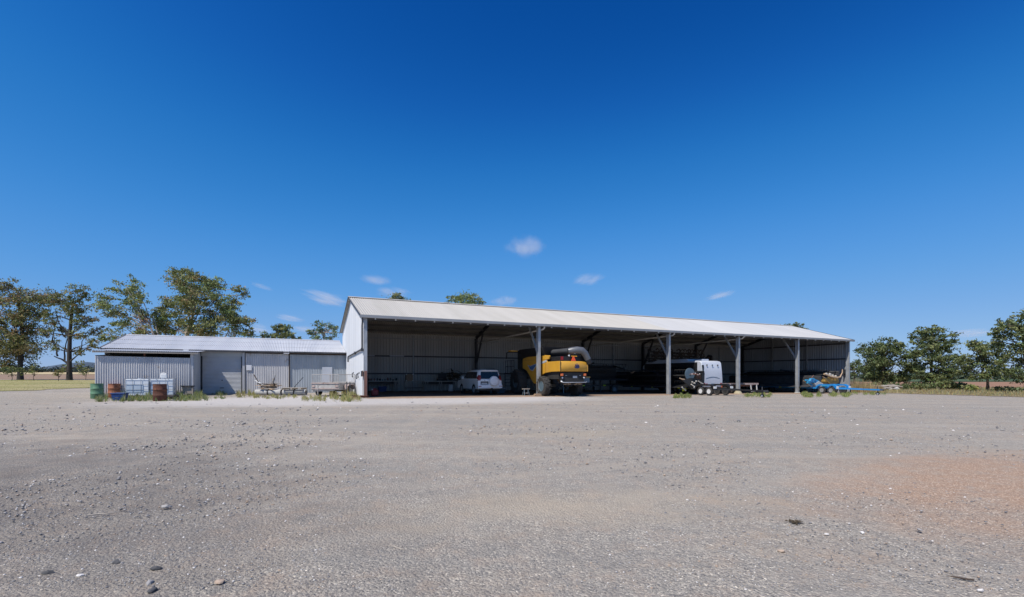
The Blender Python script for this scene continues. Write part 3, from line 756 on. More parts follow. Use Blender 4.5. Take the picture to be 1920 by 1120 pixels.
mb = MB(); mb.box(-.16, 0.02, .7, .76, .1, 1.75); mb.build('steel_strap', M['steel_dark'], shed) if False else None

# ================================================================== the long low shed on the left
low = thing('low_shed', 'long low corrugated iron shed with grey roller door, joined to the big shed', 'shed', S(0, 0), TH)
AE, AP = 3.17, 4.42
def azf(t): return AE+(AP-AE)*(t-9.8)/5.4 if t <= 15.2 else AP-(AP-AE)*(t-15.2)/5.4
def ars(name, s0, s1, t0, t1, lab):
    mb = MB(); roof_sheet(mb, s0, s1, t0, t1, azf, .115, .013, 'sine'); return mb.build(name, M['roof_annex'], low, recalc=False, label=lab)
ars('roof', -15.3, -.05, 9.70, 15.2, 'front slope of the low shed roof')
ars('roof', -15.3, -.05, 15.2, 20.7, 'rear slope of the low shed roof')
mb = MB()
for s in [-15.3+1.52*k for k in range(1, 10)]: mb.box(s-.018, s+.018, 9.75, 9.751, 0, 0)
mb = MB(); mb.prism([(14.98, AP-.03), (15.2, AP+.045), (15.42, AP-.03), (15.2, AP+.02)], 'x', -15.34, -.05); mb.build('ridge_cap', M['roof_annex'], low)
mb = MB(); mb.bar((-15.33, 9.7, AE-.03), (-15.33, 15.2, AP+.0), .03, .13); mb.bar((-15.33, 20.7, AE-.03), (-15.33, 15.2, AP), .03, .13); mb.build('barge_flashing', M['gutter'], low)
for t in (11.5, 13.2):      # lapped sheet ends
    mb = MB(); roof_sheet(mb, -15.28, -.06, t-.12, t, lambda q: azf(q)+.012, .115, .013, 'sine'); mb.build('sheet_lap', M['roof_annex'], low, recalc=False)
MB().box(-15.3, -.06, 9.70, 9.78, AE-.14, AE-.04).build('gutter', M['steel_dark'], low)
MB().box(-10.75, -10.45, 9.6, 9.69, AE-.16, AE-.04).build('gutter_joint', M['sign_white'], low)
# end and rear walls
MB().sheet((-15.15, 9.95, 0), (0, 1, 0), 10.5, -.3, lambda a: azf(9.95+a)-.03, .115, .012, (-1, 0, 0)).build('end_wall', M['galv_old'], low, recalc=False)
MB().sheet((-15.15, 20.45, 0), (1, 0, 0), 15.1, -.3, 3.1, .115, .012, (0, 1, 0)).build('rear_wall', M['galv_dark'], low, recalc=False)
MB().sheet((-15.15, 10.9, 0), (1, 0, 0), 15.1, -.3, 3.25, .23, .012, (0, 1, 0)).build('interior_dark_sheet', M['black_matt'], low, recalc=False)  # added black sheet, stands in for the interior darkness behind the gaps
# front wall: two bays of sheet, posts, roller door
MB().sheet((-7.02, 10.0, 0), (1, 0, 0), 2.86, -.3, 2.96, .118, .014, (0, -1, 0), rows=1).build('front_wall', M['galv_old'], low, recalc=False)
MB().sheet((-4.08, 10.06, 0), (1, 0, 0), 4.03, -.3, 2.93, .118, .014, (0, -1, 0)).build('front_wall', M['galv_dark'], low, recalc=False, label='darker newer sheet wall next to the big shed')
MB().box(-4.15, -4.09, 9.97, 10.1, -.2, 3.05).build('post', M['timber_dark'], low)
MB().box(-7.22, -7.03, 9.99, 10.12, -.2, 3.02).build('post', M['galv_old'], low)
MB().box(-7.06, -7.025, 9.95, 9.985, -.2, 3.02).build('post', M['steel_dark'], low)
MB().box(-9.78, -7.23, 10.08, 10.14, 2.72, 3.05).build('door_header', M['door_grey'], low)
mb = MB(); n = 210
vs = [(sx, 10.14-.012*math.sin(2*PI*(i/n*2.82)/.094), -.1+2.82*i/n) for i in range(n+1) for sx in (-9.76, -7.24)]
mb.add(vs, [(2*i, 2*i+1, 2*i+3, 2*i+2) for i in range(n)]); dr = mb.build('roller_door', M['door_grey'], low, recalc=False)
MB().box(-9.74, -7.26, 10.085, 10.115, -.06, .10).build('bottom_rail', M['trailer_grey'], dr)
MB().box(-9.76, -9.70, 10.05, 10.10, -.06, 2.72).build('door_track', M['steel_dark'], dr); MB().box(-7.30, -7.24, 10.05, 10.10, -.06, 2.72).build('door_track', M['steel_dark'], dr)
MB().box(-8.62, -8.38, 10.05, 10.085, .42, .47).build('door_handle', M['steel_dark'], dr); MB().box(-8.53, -8.47, 10.06, 10.1, .95, 1.03).build('lock', M['steel_dark'], dr)
MB().box(-1.80, -1.06, 9.985, 10.03, .55, 2.0).build('sheet_panel', M['white_dusty'], low)
MB().box(-4.50, -4.12, 9.70, 9.84, 2.98, 3.16).build('junction_box', M['sign_white'], low)
MB().box(-4.05, -.06, 9.9, 9.99, 2.96, 3.1).build('wall_plate', M['timber_dark'], low)
MB().box(-7.0, -4.12, 9.95, 10.03, 2.985, 3.1).build('wall_plate', M['timber_dark'], low)
# skillion lean-to in front of its left half
def lz(t): return 2.86+(3.07-2.86)*(t-6.7)/3.0
mb = MB(); roof_sheet(mb, -14.86, -9.42, 6.68, 9.7, lz, .115, .012, 'sine'); mb.build('lean_to_roof', M['roof_annex'], low, recalc=False)
MB().box(-14.84, -9.45, 6.705, 6.80, 2.73, 2.835).build('fascia', M['timber_grey'], low)
MB().sheet((-14.75, 6.9, 0), (1, 0, 0), 4.84, -.3, lambda a: 2.53-.012*a, .118, .021, (0, -1, 0)).build('lean_to_wall', M['galv_old'], low, recalc=False)
MB().sheet((-14.75, 6.9, 0), (0, 1, 0), 3.1, -.3, lambda a: 2.57+.05*a, .118, .013, (-1, 0, 0)).build('lean_to_wall', M['galv_old'], low, recalc=False)
MB().sheet((-9.82, 7.05, 0), (0, 1, 0), 3.05, -.3, lambda a: 2.80+.06*a, .118, .013, (1, 0, 0)).build('lean_to_wall', M['galv_dark'], low, recalc=False, label='side sheet wall beside the roller door')
MB().box(-9.90, -9.76, 6.93, 7.05, -.2, 2.80).build('post', M['galv_old'], low)
MB().box(-9.92, -9.40, 6.82, 6.875, 1.85, 2.78).build('upper_panel', M['galv_dark'], low) if False else None
mb = MB(); mb.sheet((-9.92, 6.95, 0), (1, 0, 0), .2, 1.72, 2.8, .1, .01, (0, -1, 0)); mb.build('upper_panel', M['galv_dark'], low, recalc=False)
mb = MB(); mb.tube([(-12.34, 7.0, 0), (-12.34, 7.0, 2.75)], .05); mb.build('pole', M['rust'], low)
for s, h in ((-14.2, 2.5), (-13.1, 2.42), (-11.2, 2.5)):
    pass
mb = MB(); mb.box(-14.7, -9.95, 7.0, 7.08, 2.35, 2.45); mb.build('rail', M['timber_dark'], low)
# white sign on the low shed
sg = thing('wall_sign', 'blank square white sign on the corrugated wall right of the roller door', 'sign', S(-6.79, 9.93, 0), TH)
MB().box(-.17, .17, 0, .018, 1.72, 2.10).build('sign_plate', M['sign_white'], sg); MB().box(-.185, .185, .018, .03, 1.70, 2.115).build('sign_back', M['galv'], sg)
# ================================================================== wheels
def wheel(parent, c, r, w, rim_r, rim_m, tyre_name='tyre', side=1, lug=0, n=28, name='wheel', spokes=0):
    """axle along x; side = +1 when the outer face looks to +x"""
    mb = MB(); h = w/2
    prof = [(rim_r, -h*.8), (r*.86, -h), (r*.97, -h*.8), (r, -h*.45), (r, h*.45), (r*.97, h*.8), (r*.86, h), (rim_r, h*.8)]
    mb.lathe(prof, c, 'x', n, close=True)
    if lug:
        for i in range(lug):
            for sd in (-1, 1):
                a = 2*PI*(i+(.5 if sd > 0 else 0))/lug; a2 = a+.16
                p = Vector((c[0]+sd*h*.95, c[1]+math.cos(a)*r*.99, c[2]+math.sin(a)*r*.99)); q = Vector((c[0]+sd*h*.08, c[1]+math.cos(a2)*r*1.015, c[2]+math.sin(a2)*r*1.015))
                mb.bar(p, q, .05, .05, up=(0, math.cos(a), math.sin(a)))
    ty = mb.build(name, M['tyre'], parent, smooth=40)
    mb = MB(); o = side*h
    mb.lathe([(rim_r*1.02, o*.75), (rim_r*.98, o*.85), (rim_r*.86, o*.8), (rim_r*.72, o*.45), (rim_r*.34, o*.5), (rim_r*.30, o*.66), (.01, o*.68)], c, 'x', 20)
    mb.lathe([(rim_r*1.0, -o*.75), (rim_r*.9, -o*.3), (.02, -o*.25)], c, 'x', 20, m=1)
    rm = mb.build('rim', [rim_m, M['black_matt']], ty, smooth=40)
    mb = MB()
    for i in range(5):
        a = 2*PI*i/5
        mb.lathe([(.035*rim_r/.2, o*.47), (.03*rim_r/.2, o*.50)], (c[0], c[1]+math.cos(a)*rim_r*.53, c[2]+math.sin(a)*rim_r*.53), 'x', 8)
    mb.build('rim_holes', M['black_matt'], ty)
    return ty

# ================================================================== white four wheel drive wagon
def wagon():
    t = on_shed('four_wheel_drive', 'white four wheel drive wagon parked nose-in with a white spare wheel cover on its tailgate', 'car', 9.2, 2.4)
    W = .93
    def arc(cy, r, z0, k=9):            # arch opening seen from the side, front to rear
        a0 = math.asin((z0-.38)/r) if abs(z0-.38) < r else 0
        return [(cy+r*math.cos(a0+(PI-2*a0)*i/k), .38+r*math.sin(a0+(PI-2*a0)*i/k)) for i in range(k+1)]
    zb = .42; ax_r, ax_f = 1.02, 3.80
    prof = [(.06, .50), (.0, .62), (.03, 1.10), (.10, 1.14), (3.42, 1.16), (3.6, 1.13), (4.55, 1.02), (4.72, .88), (4.76, .55), (4.68, zb)]
    prof += arc(ax_f, .43, zb)+arc(ax_r, .43, zb)+[(.12, zb)]
    mb = MB(); mb.prism(prof, 'x', -W, W); body = mb.build('body', M['white_paint'], t, smooth=35, bevel=.03)
    MB().box(-.72, .72, .3, 4.5, .30, .62).build('underbody', M['black'], t)
    # cabin: sides lean inwards
    mb = MB(); rings = []
    for z, y0, y1, hw in ((1.12, .05, 3.62, .915), (1.45, .13, 3.12, .85), (1.74, .22, 2.64, .765), (1.83, .34, 2.35, .70), (1.85, .6, 2.1, .60)):
        c = .10
        rings.append([(-hw, y0+c, z), (-hw+c, y0, z), (hw-c, y0, z), (hw, y0+c, z), (hw, y1-c, z), (hw-c, y1, z), (-hw+c, y1, z), (-hw, y1-c, z)])
    mb.loft(rings); mb.build('cabin', M['white_paint'], t, smooth=50)
    def xz(z): return .935-(z-1.12)*.232   # half width of the cabin side at z
    for sd in (-1, 1):                    # side glass: one dark band with a pillar
        for y0b, y0t, y1b, y1t in ((.42, .52, 1.38, 1.34), (1.44, 1.40, 2.36, 2.28), (2.42, 2.34, 3.28, 2.66)):
            z0, z1 = 1.18, 1.68; a, b = sd*(xz(z0)+.004), sd*(xz(z1)+.010)
            mb = MB(); mb.add([(a, y0b, z0), (a, y1b, z0), (b, y1t, z1), (b, y0t, z1), (a-sd*.03, y0b, z0), (a-sd*.03, y1b, z0), (b-sd*.03, y1t, z1), (b-sd*.03, y0t, z1)],
                            [(0, 1, 2, 3), (7, 6, 5, 4), (0, 4, 5, 1), (1, 5, 6, 2), (2, 6, 7, 3), (3, 7, 4, 0)])
            mb.build('side_window', M['glass'], t)
        mb = MB(); mb.box(min(sd*.93, sd*1.10), max(sd*.93, sd*1.10), 3.12, 3.28, 1.13, 1.34); mb.build('mirror', M['white_paint'], t, bevel=.03)
        mb = MB(); mb.box(min(sd*.55, sd*.60), max(sd*.55, sd*.60), .5, 2.3, 1.87, 1.91); mb.build('roof_rail', M['black'], t)
        # tail lamp: upright, swept into the rear corner
        mb = MB(); xo = sd*.935; xi = sd*.73
        mb.add([(xi, -.005, 1.42), (xi, -.02, 1.05), (xo, .03, 1.05), (xo, .30, 1.02), (sd*.885, .42, 1.30), (sd*.855, .12, 1.46), (xi, .12, 1.42), (xi, .12, 1.05)],
               [(0, 1, 2, 5), (2, 3, 4, 5), (0, 5, 6), (1, 7, 3, 2), (0, 6, 7, 1)])
        mb.build('tail_lamp', M['redlamp'], t)
        MB().box(min(sd*.70, sd*.92), max(sd*.70, sd*.92), -.075, -.05, .60, .65).build('bumper_reflector', M['redlamp'], t)
        MB().box(min(sd*.70, sd*.90), max(sd*.70, sd*.90), .36, .42, .18, .5).build('mud_flap', M['black'], t)
        for cy in (ax_r, ax_f): wheel(t, (sd*.80, cy, .385), .385, .25, .225, M['alloy'], side=sd, n=24)
        MB().box(min(sd*.80, sd*.95), max(sd*.80, sd*.95), 1.55, 3.3, .36, .42).build('side_step', M['trailer_grey'], t, bevel=.01)
        for y in (1.75, 2.75): MB().box(min(sd*.932, sd*.952), max(sd*.932, sd*.952), y, y+.2, .98, 1.01).build('door_handle', M['white_paint'], t)
    MB().box(-.95, .95, -.07, .16, .48, .74).build('bumper', M['white_paint'], t, bevel=.035)
    mb = MB(); mb.add([(-.74, .03, 1.17), (.74, .03, 1.17), (.66, .165, 1.69), (-.66, .165, 1.69), (-.74, .1, 1.17), (.74, .1, 1.17), (.66, .23, 1.69), (-.66, .23, 1.69)],
                      [(0, 1, 2, 3), (7, 6, 5, 4), (0, 4, 5, 1), (1, 5, 6, 2), (2, 6, 7, 3), (3, 7, 4, 0)])
    mb.build('rear_window', M['glass'], t)
    MB().box(-.66, .66, .10, .34, 1.76, 1.80).build('spoiler', M['white_paint'], t, bevel=.015)
    MB().box(-.79, .80, -.012, .03, .75, 1.12).build('tailgate', M['white_paint'], t, bevel=.015)
    mb = MB(); mb.lathe([(.02, -.27), (.26, -.265), (.335, -.245), (.37, -.20), (.375, -.06), (.36, -.01)], (.25, 0, 1.0), 'y', 28); sp = mb.build('spare_wheel_cover', M['white_paint'], t, smooth=40)
    mb = MB()
    for i in range(9):
        a0, a1 = PI*(.2+.6*i/9), PI*(.2+.6*(i+1)/9)
        mb.bar((.25+.2*math.cos(a0), -.272, 1.0+.2*math.sin(a0)), (.25+.2*math.cos(a1), -.272, 1.0+.2*math.sin(a1)), .025, .006)
    mb.box(.15, .36, -.275, -.268, .82, .835); mb.build('cover_trim', M['alloy'], sp)
    MB().box(-.74, -.14, -.02, -.013, .76, .98).build('plate_recess', M['black'], t)
    MB().box(-.68, -.22, -.03, -.0205, .79, .89).build('number_plate', M['plate'], t)
    mb = MB(); mb.lathe([(.055, 0), (.05, -.012)], (-.42, -.013, 1.055), 'y', 14); mb.build('badge', M['alloy'], t)
    mb = MB(); mb.bar((.12, .1, .46), (.12, -.16, .46), .07, .07); mb.bar((.12, -.14, .46), (.12, -.32, .42), .09, .03); mb.build('tow_bar', M['black'], t)
    mb = MB(); mb.ball((.12, -.3, .47), .03); mb.build('tow_ball', M['alloy'], t, smooth=60)
wagon()

# ================================================================== the combine harvester
def harvester():
    t = on_shed('combine_harvester', 'yellow combine harvester parked nose-in under the roof, its rear sticking out past the post', 'combine harvester', 13.45, -2.25)
    w = 1.05
    # yellow side shields: outline seen from the side (y forward, z up)
    side = [(0, 2.42), (1.72, 2.41), (1.80, 2.56), (1.45, 2.60), (1.35, 2.80), (1.42, 2.85), (3.1, 2.95), (4.4, 2.90), (5.5, 2.76), (5.62, 2.66), (5.62, 2.0), (5.3, 1.92), (4.9, 1.80), (4.45, 1.45), (4.1, 1.1), (3.72, .84), (3.45, .86), (3.1, 1.18), (2.6, 1.46), (2.0, 1.62), (1.2, 1.70), (0, 1.72)]
    for sd in (-1, 1):
        mb = MB(); mb.prism(side, 'x', min(sd*w, sd*(w+.09)), max(sd*w, sd*(w+.09)))
        p = mb.build('side_shield', M['yellow'], t, bevel=.025)
        x = sd*(w+.098)
        mb = MB(); mb.prism([(1.75, 2.41), (1.75, 2.55), (3.3, 2.33), (4.3, 2.16), (4.75, 2.26), (4.3, 1.86), (3.9, 1.76), (3.3, 2.14)], 'x', min(x-sd*.004, x+sd*.004), max(x-sd*.004, x+sd*.004)); mb.build('stripe', M['silver'], p)
        mb = MB(); mb.prism([(3.35, 2.28), (4.25, 2.12), (4.55, 2.18), (4.3, 1.92), (3.95, 1.84), (3.4, 2.16)], 'x', min(x, x+sd*.009), max(x, x+sd*.009)); mb.build('stripe', M['decal_blue'], p)
    # rounded rear hood
    mb = MB(); ring = []
    for z, b in ((1.72, .05), (1.76, .0), (2.05, -.05), (2.36, .0), (2.42, .06)):
        ring.append([(-w-.08, .45, z), (-w-.08, .10+b, z), (-w+.08, b, z), (-.35, b-.03, z), (.35, b-.03, z), (w-.08, b, z), (w+.08, .10+b, z), (w+.08, .45, z)])
    mb.loft(ring); hood = mb.build('rear_hood', M['yellow'], t, smooth=50)
    MB().box(-w-.02, -w+.0, -.03, .0, 1.72, 2.42).build('hood_seam', M['black'], hood)
    # wheat-ear emblem on the hood
    mb = MB(); cx, cz, y = .18, 2.07, -.115
    def leaf(a, l, wd, ox=0, oz=0):
        d = (math.sin(a), math.cos(a)); n = (d[1], -d[0])
        pts = [(cx+ox+d[0]*l*f+n[0]*wd*g, cz-.15+oz+d[1]*l*f+n[1]*wd*g) for f, g in ((0, 0), (.25, .8), (.55, 1), (1, 0), (.55, -1), (.25, -.8))]
        mb.prism(pts, 'y', y, y+.06)
    for a, l, wd, ox, oz in ((0, .34, .045, 0, .02), (.45, .30, .042, .02, .02), (-.45, .30, .042, -.02, .02), (.85, .23, .038, .04, 0), (-.85, .23, .038, -.04, 0), (.2, .22, .035, .075, .07), (-.2, .22, .035, -.075, .07)): leaf(a, l, wd, ox, oz)
    mb.build('emblem', M['navy'], hood)
    # dark body, grain tank, engine deck
    MB().box(-w+.05, w-.05, .35, 6.2, 1.2, 2.35).build('chassis', M['black_matt'], t)
    MB().box(-.95, .95, .25, 1.9, 2.3, 2.75).build('engine_deck', M['black'], t, bevel=.03)
    mb = MB(); mb.loft([[(-1.05, 2.2, 2.6), (1.05, 2.2, 2.6), (1.05, 5.6, 2.6), (-1.05, 5.6, 2.6)], [(-1.35, 1.9, 3.45), (1.35, 1.9, 3.45), (1.35, 5.8, 3.45), (-1.35, 5.8, 3.45)]])
    mb.build('grain_tank', M['black'], t)
    MB().box(-.8, .8, 5.7, 7.3, 1.7, 3.3).build('cab', M['glass'], t, bevel=.08)
    MB().box(-.9, .9, 5.6, 7.5, 3.3, 3.45).build('cab_roof', M['black'], t, bevel=.04)
    mb = MB(); mb.box(-.8, .8, .25, .5, 1.0, 1.72); mb.box(-.9, .9, .12, .32, .92, 1.66); mb.build('straw_chopper', M['black_matt'], t, bevel=.02)
    mb = MB(); mb.tube([(-.98, .0, 1.03), (-.9, -.12, .98), (.9, -.12, .98), (1.02, .0, 1.03)], .028); mb.build('bumper_bar', M['alloy'], t, smooth=50)
    for sd in (-1, 1):
        MB().box(min(sd*.82, sd*1.0), max(sd*.82, sd*1.0), .02, .118, 1.42, 1.58).build('tail_lamp', M['amberlamp'], t, bevel=.012)
        mb = MB(); mb.lathe([(.05, 0), (.055, -.05), (.02, -.055)], (sd*.86, .12, 1.30), 'y', 12); mb.build('work_lamp', M['clearlamp'], t)
        MB().box(min(sd*.62, sd*.5), max(sd*.62, sd*.5), .1, .118, 1.44, 1.47).build('latch', M['plate'], t)
    mb = MB(); mb.lathe([(.05, 0), (.055, -.05), (.02, -.055)], (-.95, .1, 1.06), 'y', 12); mb.build('work_lamp', M['clearlamp'], t)
    MB().box(-.02, .32, .108, .118, 1.28, 1.42).build('number_plate', M['plate'], t)
    MB().box(-.12, .42, .112, .1195, 1.2, 1.5).build('plate_holder', M['black'], t) if False else None
    for sd in (-1, 1):                   # straw spreader discs and struts under the hood
        mb = MB(); mb.lathe([(.05, .08), (.34, .02), (.36, 0), (.05, -.02)], (sd*.42, .2, .84), n=18)
        for q in range(6): mb.bar((sd*.42, .2, .88), (sd*.42+.33*math.cos(q*1.047), .2+.33*math.sin(q*1.047), .88), .03, .07)
        mb.build('spreader_disc', M['timber_dark'], t)
        mb = MB(); mb.bar((sd*.9, .15, 1.7), (sd*.95, .4, .95), .05, .05); mb.tube([(sd*.7, .1, 1.0), (sd*.6, .0, .82), (sd*.2, .05, .74), (0, .12, .86)], .022, n=6); mb.build('strut', M['black'], t)
        mb = MB(); x = sd*(w+.093); mb.bar((x, 1.9, 2.36), (x, 1.95, 1.64), .006, .012); mb.bar((x, 3.2, 2.14), (x, 3.25, 1.10), .006, .012); mb.bar((x, 1.4, 2.56), (x, 5.5, 2.62), .006, .012); mb.build('panel_gap', M['black'], t)
    # slow vehicle triangle, red panel, deck lamps
    mb = MB(); mb.prism([(-.18, 2.44), (.18, 2.44), (.04, 2.76), (-.04, 2.76)], 'y', .05, .08); tr = mb.build('warning_triangle', M['orange'], t)
    MB().box(-.9, -.72, .2, .24, 2.5, 2.74).build('warning_panel', M['redlamp'], t)
    for x, z in ((-.36, 2.80), (.1, 2.98)):
        mb = MB(); mb.lathe([(.05, 0), (.06, -.06), (.02, -.065)], (x, .1, z), 'y', 12); mb.build('work_lamp', M['clearlamp'], t)
    # folded unloading tube with its curved spout and rubber sock
    mb = MB(); mb.tube([(-.9, 5.4, 3.05), (-.55, 2.5, 3.1), (-.2, .25, 3.135)], .19, n=14); tube_ = mb.build('unloading_tube', M['tube_dark'], t, smooth=50)
    mb = MB(); mb.tube([(-.25, .30, 3.12), (-.05, .18, 3.15), (.25, .05, 3.19), (.62, .0, 3.15), (.86, -.02, 2.95), (1.10, -.02, 2.55)], [.20, .23, .24, .25, .24, .22], n=14); mb.build('spout', M['auger_grey'], tube_, smooth=50)
    mb = MB(); mb.tube([(1.10, -.02, 2.56), (1.24, -.02, 2.28)], [.235, .21], n=14); mb.build('rubber_sock', M['rubber'], tube_, smooth=50)
    # wheels
    for sd in (-1, 1):
        wheel(t, (sd*1.32, 1.9, .69), .70, .48, .36, M['bluegrey'], side=sd, lug=16)
        wheel(t, (sd*1.42, 5.75, .95), .96, .68, .45, M['bluegrey'], side=sd, lug=18)
        mb = MB(); mb.bar((sd*.4, 1.9, .75), (sd*1.2, 1.9, .72), .2, .22); mb.build('axle', M['black_matt'], t)
    # side platform, ladder, hand rails, mirror arm
    MB().box(-1.75, -1.05, 5.9, 7.6, 1.62, 1.68).build('platform', M['black'], t)
    mb = MB()
    for (y0, y1) in ((5.9, 6.6), (6.6, 7.5)):
        for z in (2.15, 2.62): mb.tube([(-1.74, y0, z), (-1.74, y1, z)], .022, n=6)
    for y in (5.9, 6.35, 6.6, 7.1, 7.5): mb.tube([(-1.74, y, 1.66), (-1.74, y, 2.64)], .022, n=6)
    mb.build('hand_rail', M['black'], t)
    mb = MB(); mb.bar((-1.75, 7.6, .55), (-1.75, 7.6, 1.65), .05, .05); mb.bar((-1.2, 7.6, .55), (-1.2, 7.6, 1.65), .05, .05)
    for k in range(4): mb.box(-1.75, -1.2, 7.55, 7.7, .58+.27*k, .62+.27*k)
    mb.build('ladder', M['black'], t)
    mb = MB(); mb.tube([(-.9, 6.6, 3.3), (-1.7, 6.8, 3.32), (-1.95, 6.8, 3.24), (-1.98, 6.8, 2.75)], .05, n=6); mb.build('mirror_arm', M['black'], t)
    MB().box(-1.75, -1.15, 6.5, 6.95, 3.32, 3.45).build('beacon_bracket', M['yellow'], t)
    MB().box(-1.8, -1.0, 5.0, 5.9, .9, 1.55).build('fuel_box', M['black_matt'], t, bevel=.03)
    MB().box(-1.25, -1.02, 5.86, 5.9, 1.6, 1.72).build('warning_panel', M['redlamp'], t)
    mb = MB(); mb.box(1.08, 1.6, .5, 1.0, .95, 1.30); tb = mb.build('tool_box', M['bluegrey'], t, bevel=.02); MB().box(1.05, 1.63, .46, 1.03, 1.30, 1.37).build('lid', M['yellow_old'], tb)
harvester()

# ================================================================== caravan
def caravan():
    t = on_shed('caravan', 'white caravan with a high roof parked tail-out between the two posts beside the black header', 'caravan', 28.25, -.45)
    W, Lc = 1.14, 7.4
    rear = [(0.06, .55), (-.02, .62), (-.05, 1.2), (.0, 1.9), (.10, 2.62), (.22, 2.76), (.5, 2.82), (Lc-.6, 2.82), (Lc, 2.5), (Lc+.1, 1.5), (Lc, .55)]
    mb = MB(); mb.prism(rear, 'x', -W, W); mb.build('body', M['white_dusty'], t, smooth=40, bevel=.09)
    mb = MB(); mb.prism([(1.7, 2.81), (1.9, 3.0), (5.6, 3.02), (6.3, 2.81)], 'x', -.95, .95); mb.build('roof_pod', M['white_dusty'], t, bevel=.05)
    MB().box(-.4, .4, .75, 1.5, 2.815, 2.98).build('roof_vent', M['white_dusty'], t, bevel=.04)
    for y0, y1 in ((.75, 2.0), (2.6, 4.1), (4.6, 6.0)):
        f = MB().box(-W-.012, -W+.01, y0, y1, 1.55, 2.3).build('window', M['glass'], t, bevel=.005)
    MB().box(-W-.008, -W+.01, .55, 7.2, .9, 2.68).build('side_panel', M['black'], t)
    for x in (-.62, .0, .62):
        mb = MB(); mb.lathe([(.06, 0), (.06, -.05), (.03, -.055)], (x, .03, 2.44), 'y', 12); mb.build('marker_lamp', M['black'] if x else M['bluegrey'], t)
    MB().box(-1.12, -.96, -.0, .1, 1.95, 2.45).build('rear_window', M['glass'], t, bevel=.02)
    mb = MB(); pts = [(-.78+1.56*i/12, 1.32+.13*math.sin(PI*i/12)) for i in range(13)]
    mb.tube([(a, -.05, z) for a, z in pts], .014, n=6); mb.build('grab_bar', M['bluegrey'], t)
    for sd in (-1, 1):
        MB().box(min(sd*.86, sd*1.04), max(sd*.86, sd*1.04), -.052, -.01, .72, .95).build('tail_lamp', M['redlamp'], t, bevel=.01)
    MB().box(-.76, -.60, -.05, -.01, .70, .90).build('tail_lamp', M['redlamp'], t)
    MB().box(1.02, 1.1, -.04, .02, .55, .72).build('reflector', M['amberlamp'], t)
    MB().box(-.2, .2, -.062, -.045, .76, .88).build('number_plate', M['bluegrey'], t)
    MB().box(-1.0, 1.0, -.02, .25, .42, .55).build('rear_bar', M['black'], t)
    for sd in (-1, 1):
        for y in (3.2, 4.05): wheel(t, (sd*.98, y, .36), .36, .22, .2, M['alloy'], side=sd, n=20)
caravan()

# ================================================================== grain headers on their trailers
def header_trailer(name, label, s, t0, m, length, bar_end, wheel_y=(.0, .82), rim='rim'):
    """y = 0 at the front wheel; the drawbar runs to -y, the carrying frame to +y"""
    t = on_shed(name, label, 'trailer', s, t0)
    for x in (-.05, 1.55):
        mb = MB(); mb.bar((x+.1, -.5, .52), (x+.1, length, .52), .1, .14); mb.build('side_rail', m, t)
    mb = MB()
    for y in (-.5, 1.3, 3.4, 5.5, 7.6, length): mb.bar((.05, y, .50), (1.65, y, .50), .09, .09)
    mb.build('cross_bars', m, t)
    for sd, x in ((-1, 0.0), (1, 1.72)):
        for y in wheel_y: wheel(t, (x, y, .33), .33, .2, .185, M[rim], side=sd, n=24)
        mb = MB(); g = [(-.62, .45), (-.46, .74), (-.2, .88), (1.02, .88), (1.28, .74), (1.46, .45), (1.3, .45), (1.16, .66), (1.0, .75), (-.18, .75), (-.34, .66), (-.46, .45)]
        mb.prism(g, 'x', x-.14, x+.14); mb.build('mudguard', m, t)
    mb = MB(); mb.bar((.15, -.4, .50), (.82, -2.0, .48), .1, .12); mb.bar((1.55, -.4, .50), (.88, -2.0, .48), .1, .12); mb.bar((.85, -1.7, .48), (.85, -bar_end, .46), .11, .12)
    mb.build('drawbar', m, t)
    mb = MB(); mb.ball((.85, -bar_end-.05, .45), .07); mb.box(.79, .91, -bar_end-.12, -bar_end+.2, .42, .50); mb.build('coupling', M['steel_dark'], t)
    jw = MB(); yj = -bar_end+.45; jw.tube([(1.0, yj, .16), (1.0, yj, .75)], .035); j = jw.build('jockey_stand', M['steel_dark'], t)
    wheel(j, (1.0, yj, .13), .13, .08, .07, M['rim'], side=-1, n=16, name='jockey_wheel')
    return t
bt = header_trailer('header_trailer', 'black header trailer with white rims whose drawbar points out past the caravan', 25.15, -3.0, M['black'], 10.6, 4.2)
for y in (-.53, 1.42):
    MB().box(-.16, .12, y-.05, y+.0, .55, .72).build('lamp_board', M['white_plastic'], bt)
MB().box(1.6, 1.86, -.58, -.53, .55, .72).build('lamp_board', M['white_plastic'], bt)
for y in (3.2, 6.4, 9.2): MB().box(-.012, -.003, y-.12, y+.12, .47, .57).build('reflector', M['hiviz'], bt)
mb = MB(); mb.box(-.35, .02, 2.4, 2.45, .28, .52); mb.box(-.12, .06, 2.39, 2.46, .42, .6); mb.build('hazard_tag', M['hiviz'], bt)
mb = MB(); mb.bar((-.55, 2.3, .62), (-.2, 2.2, .32), .05, .09); mb.build('white_lever', M['white_plastic'], bt)

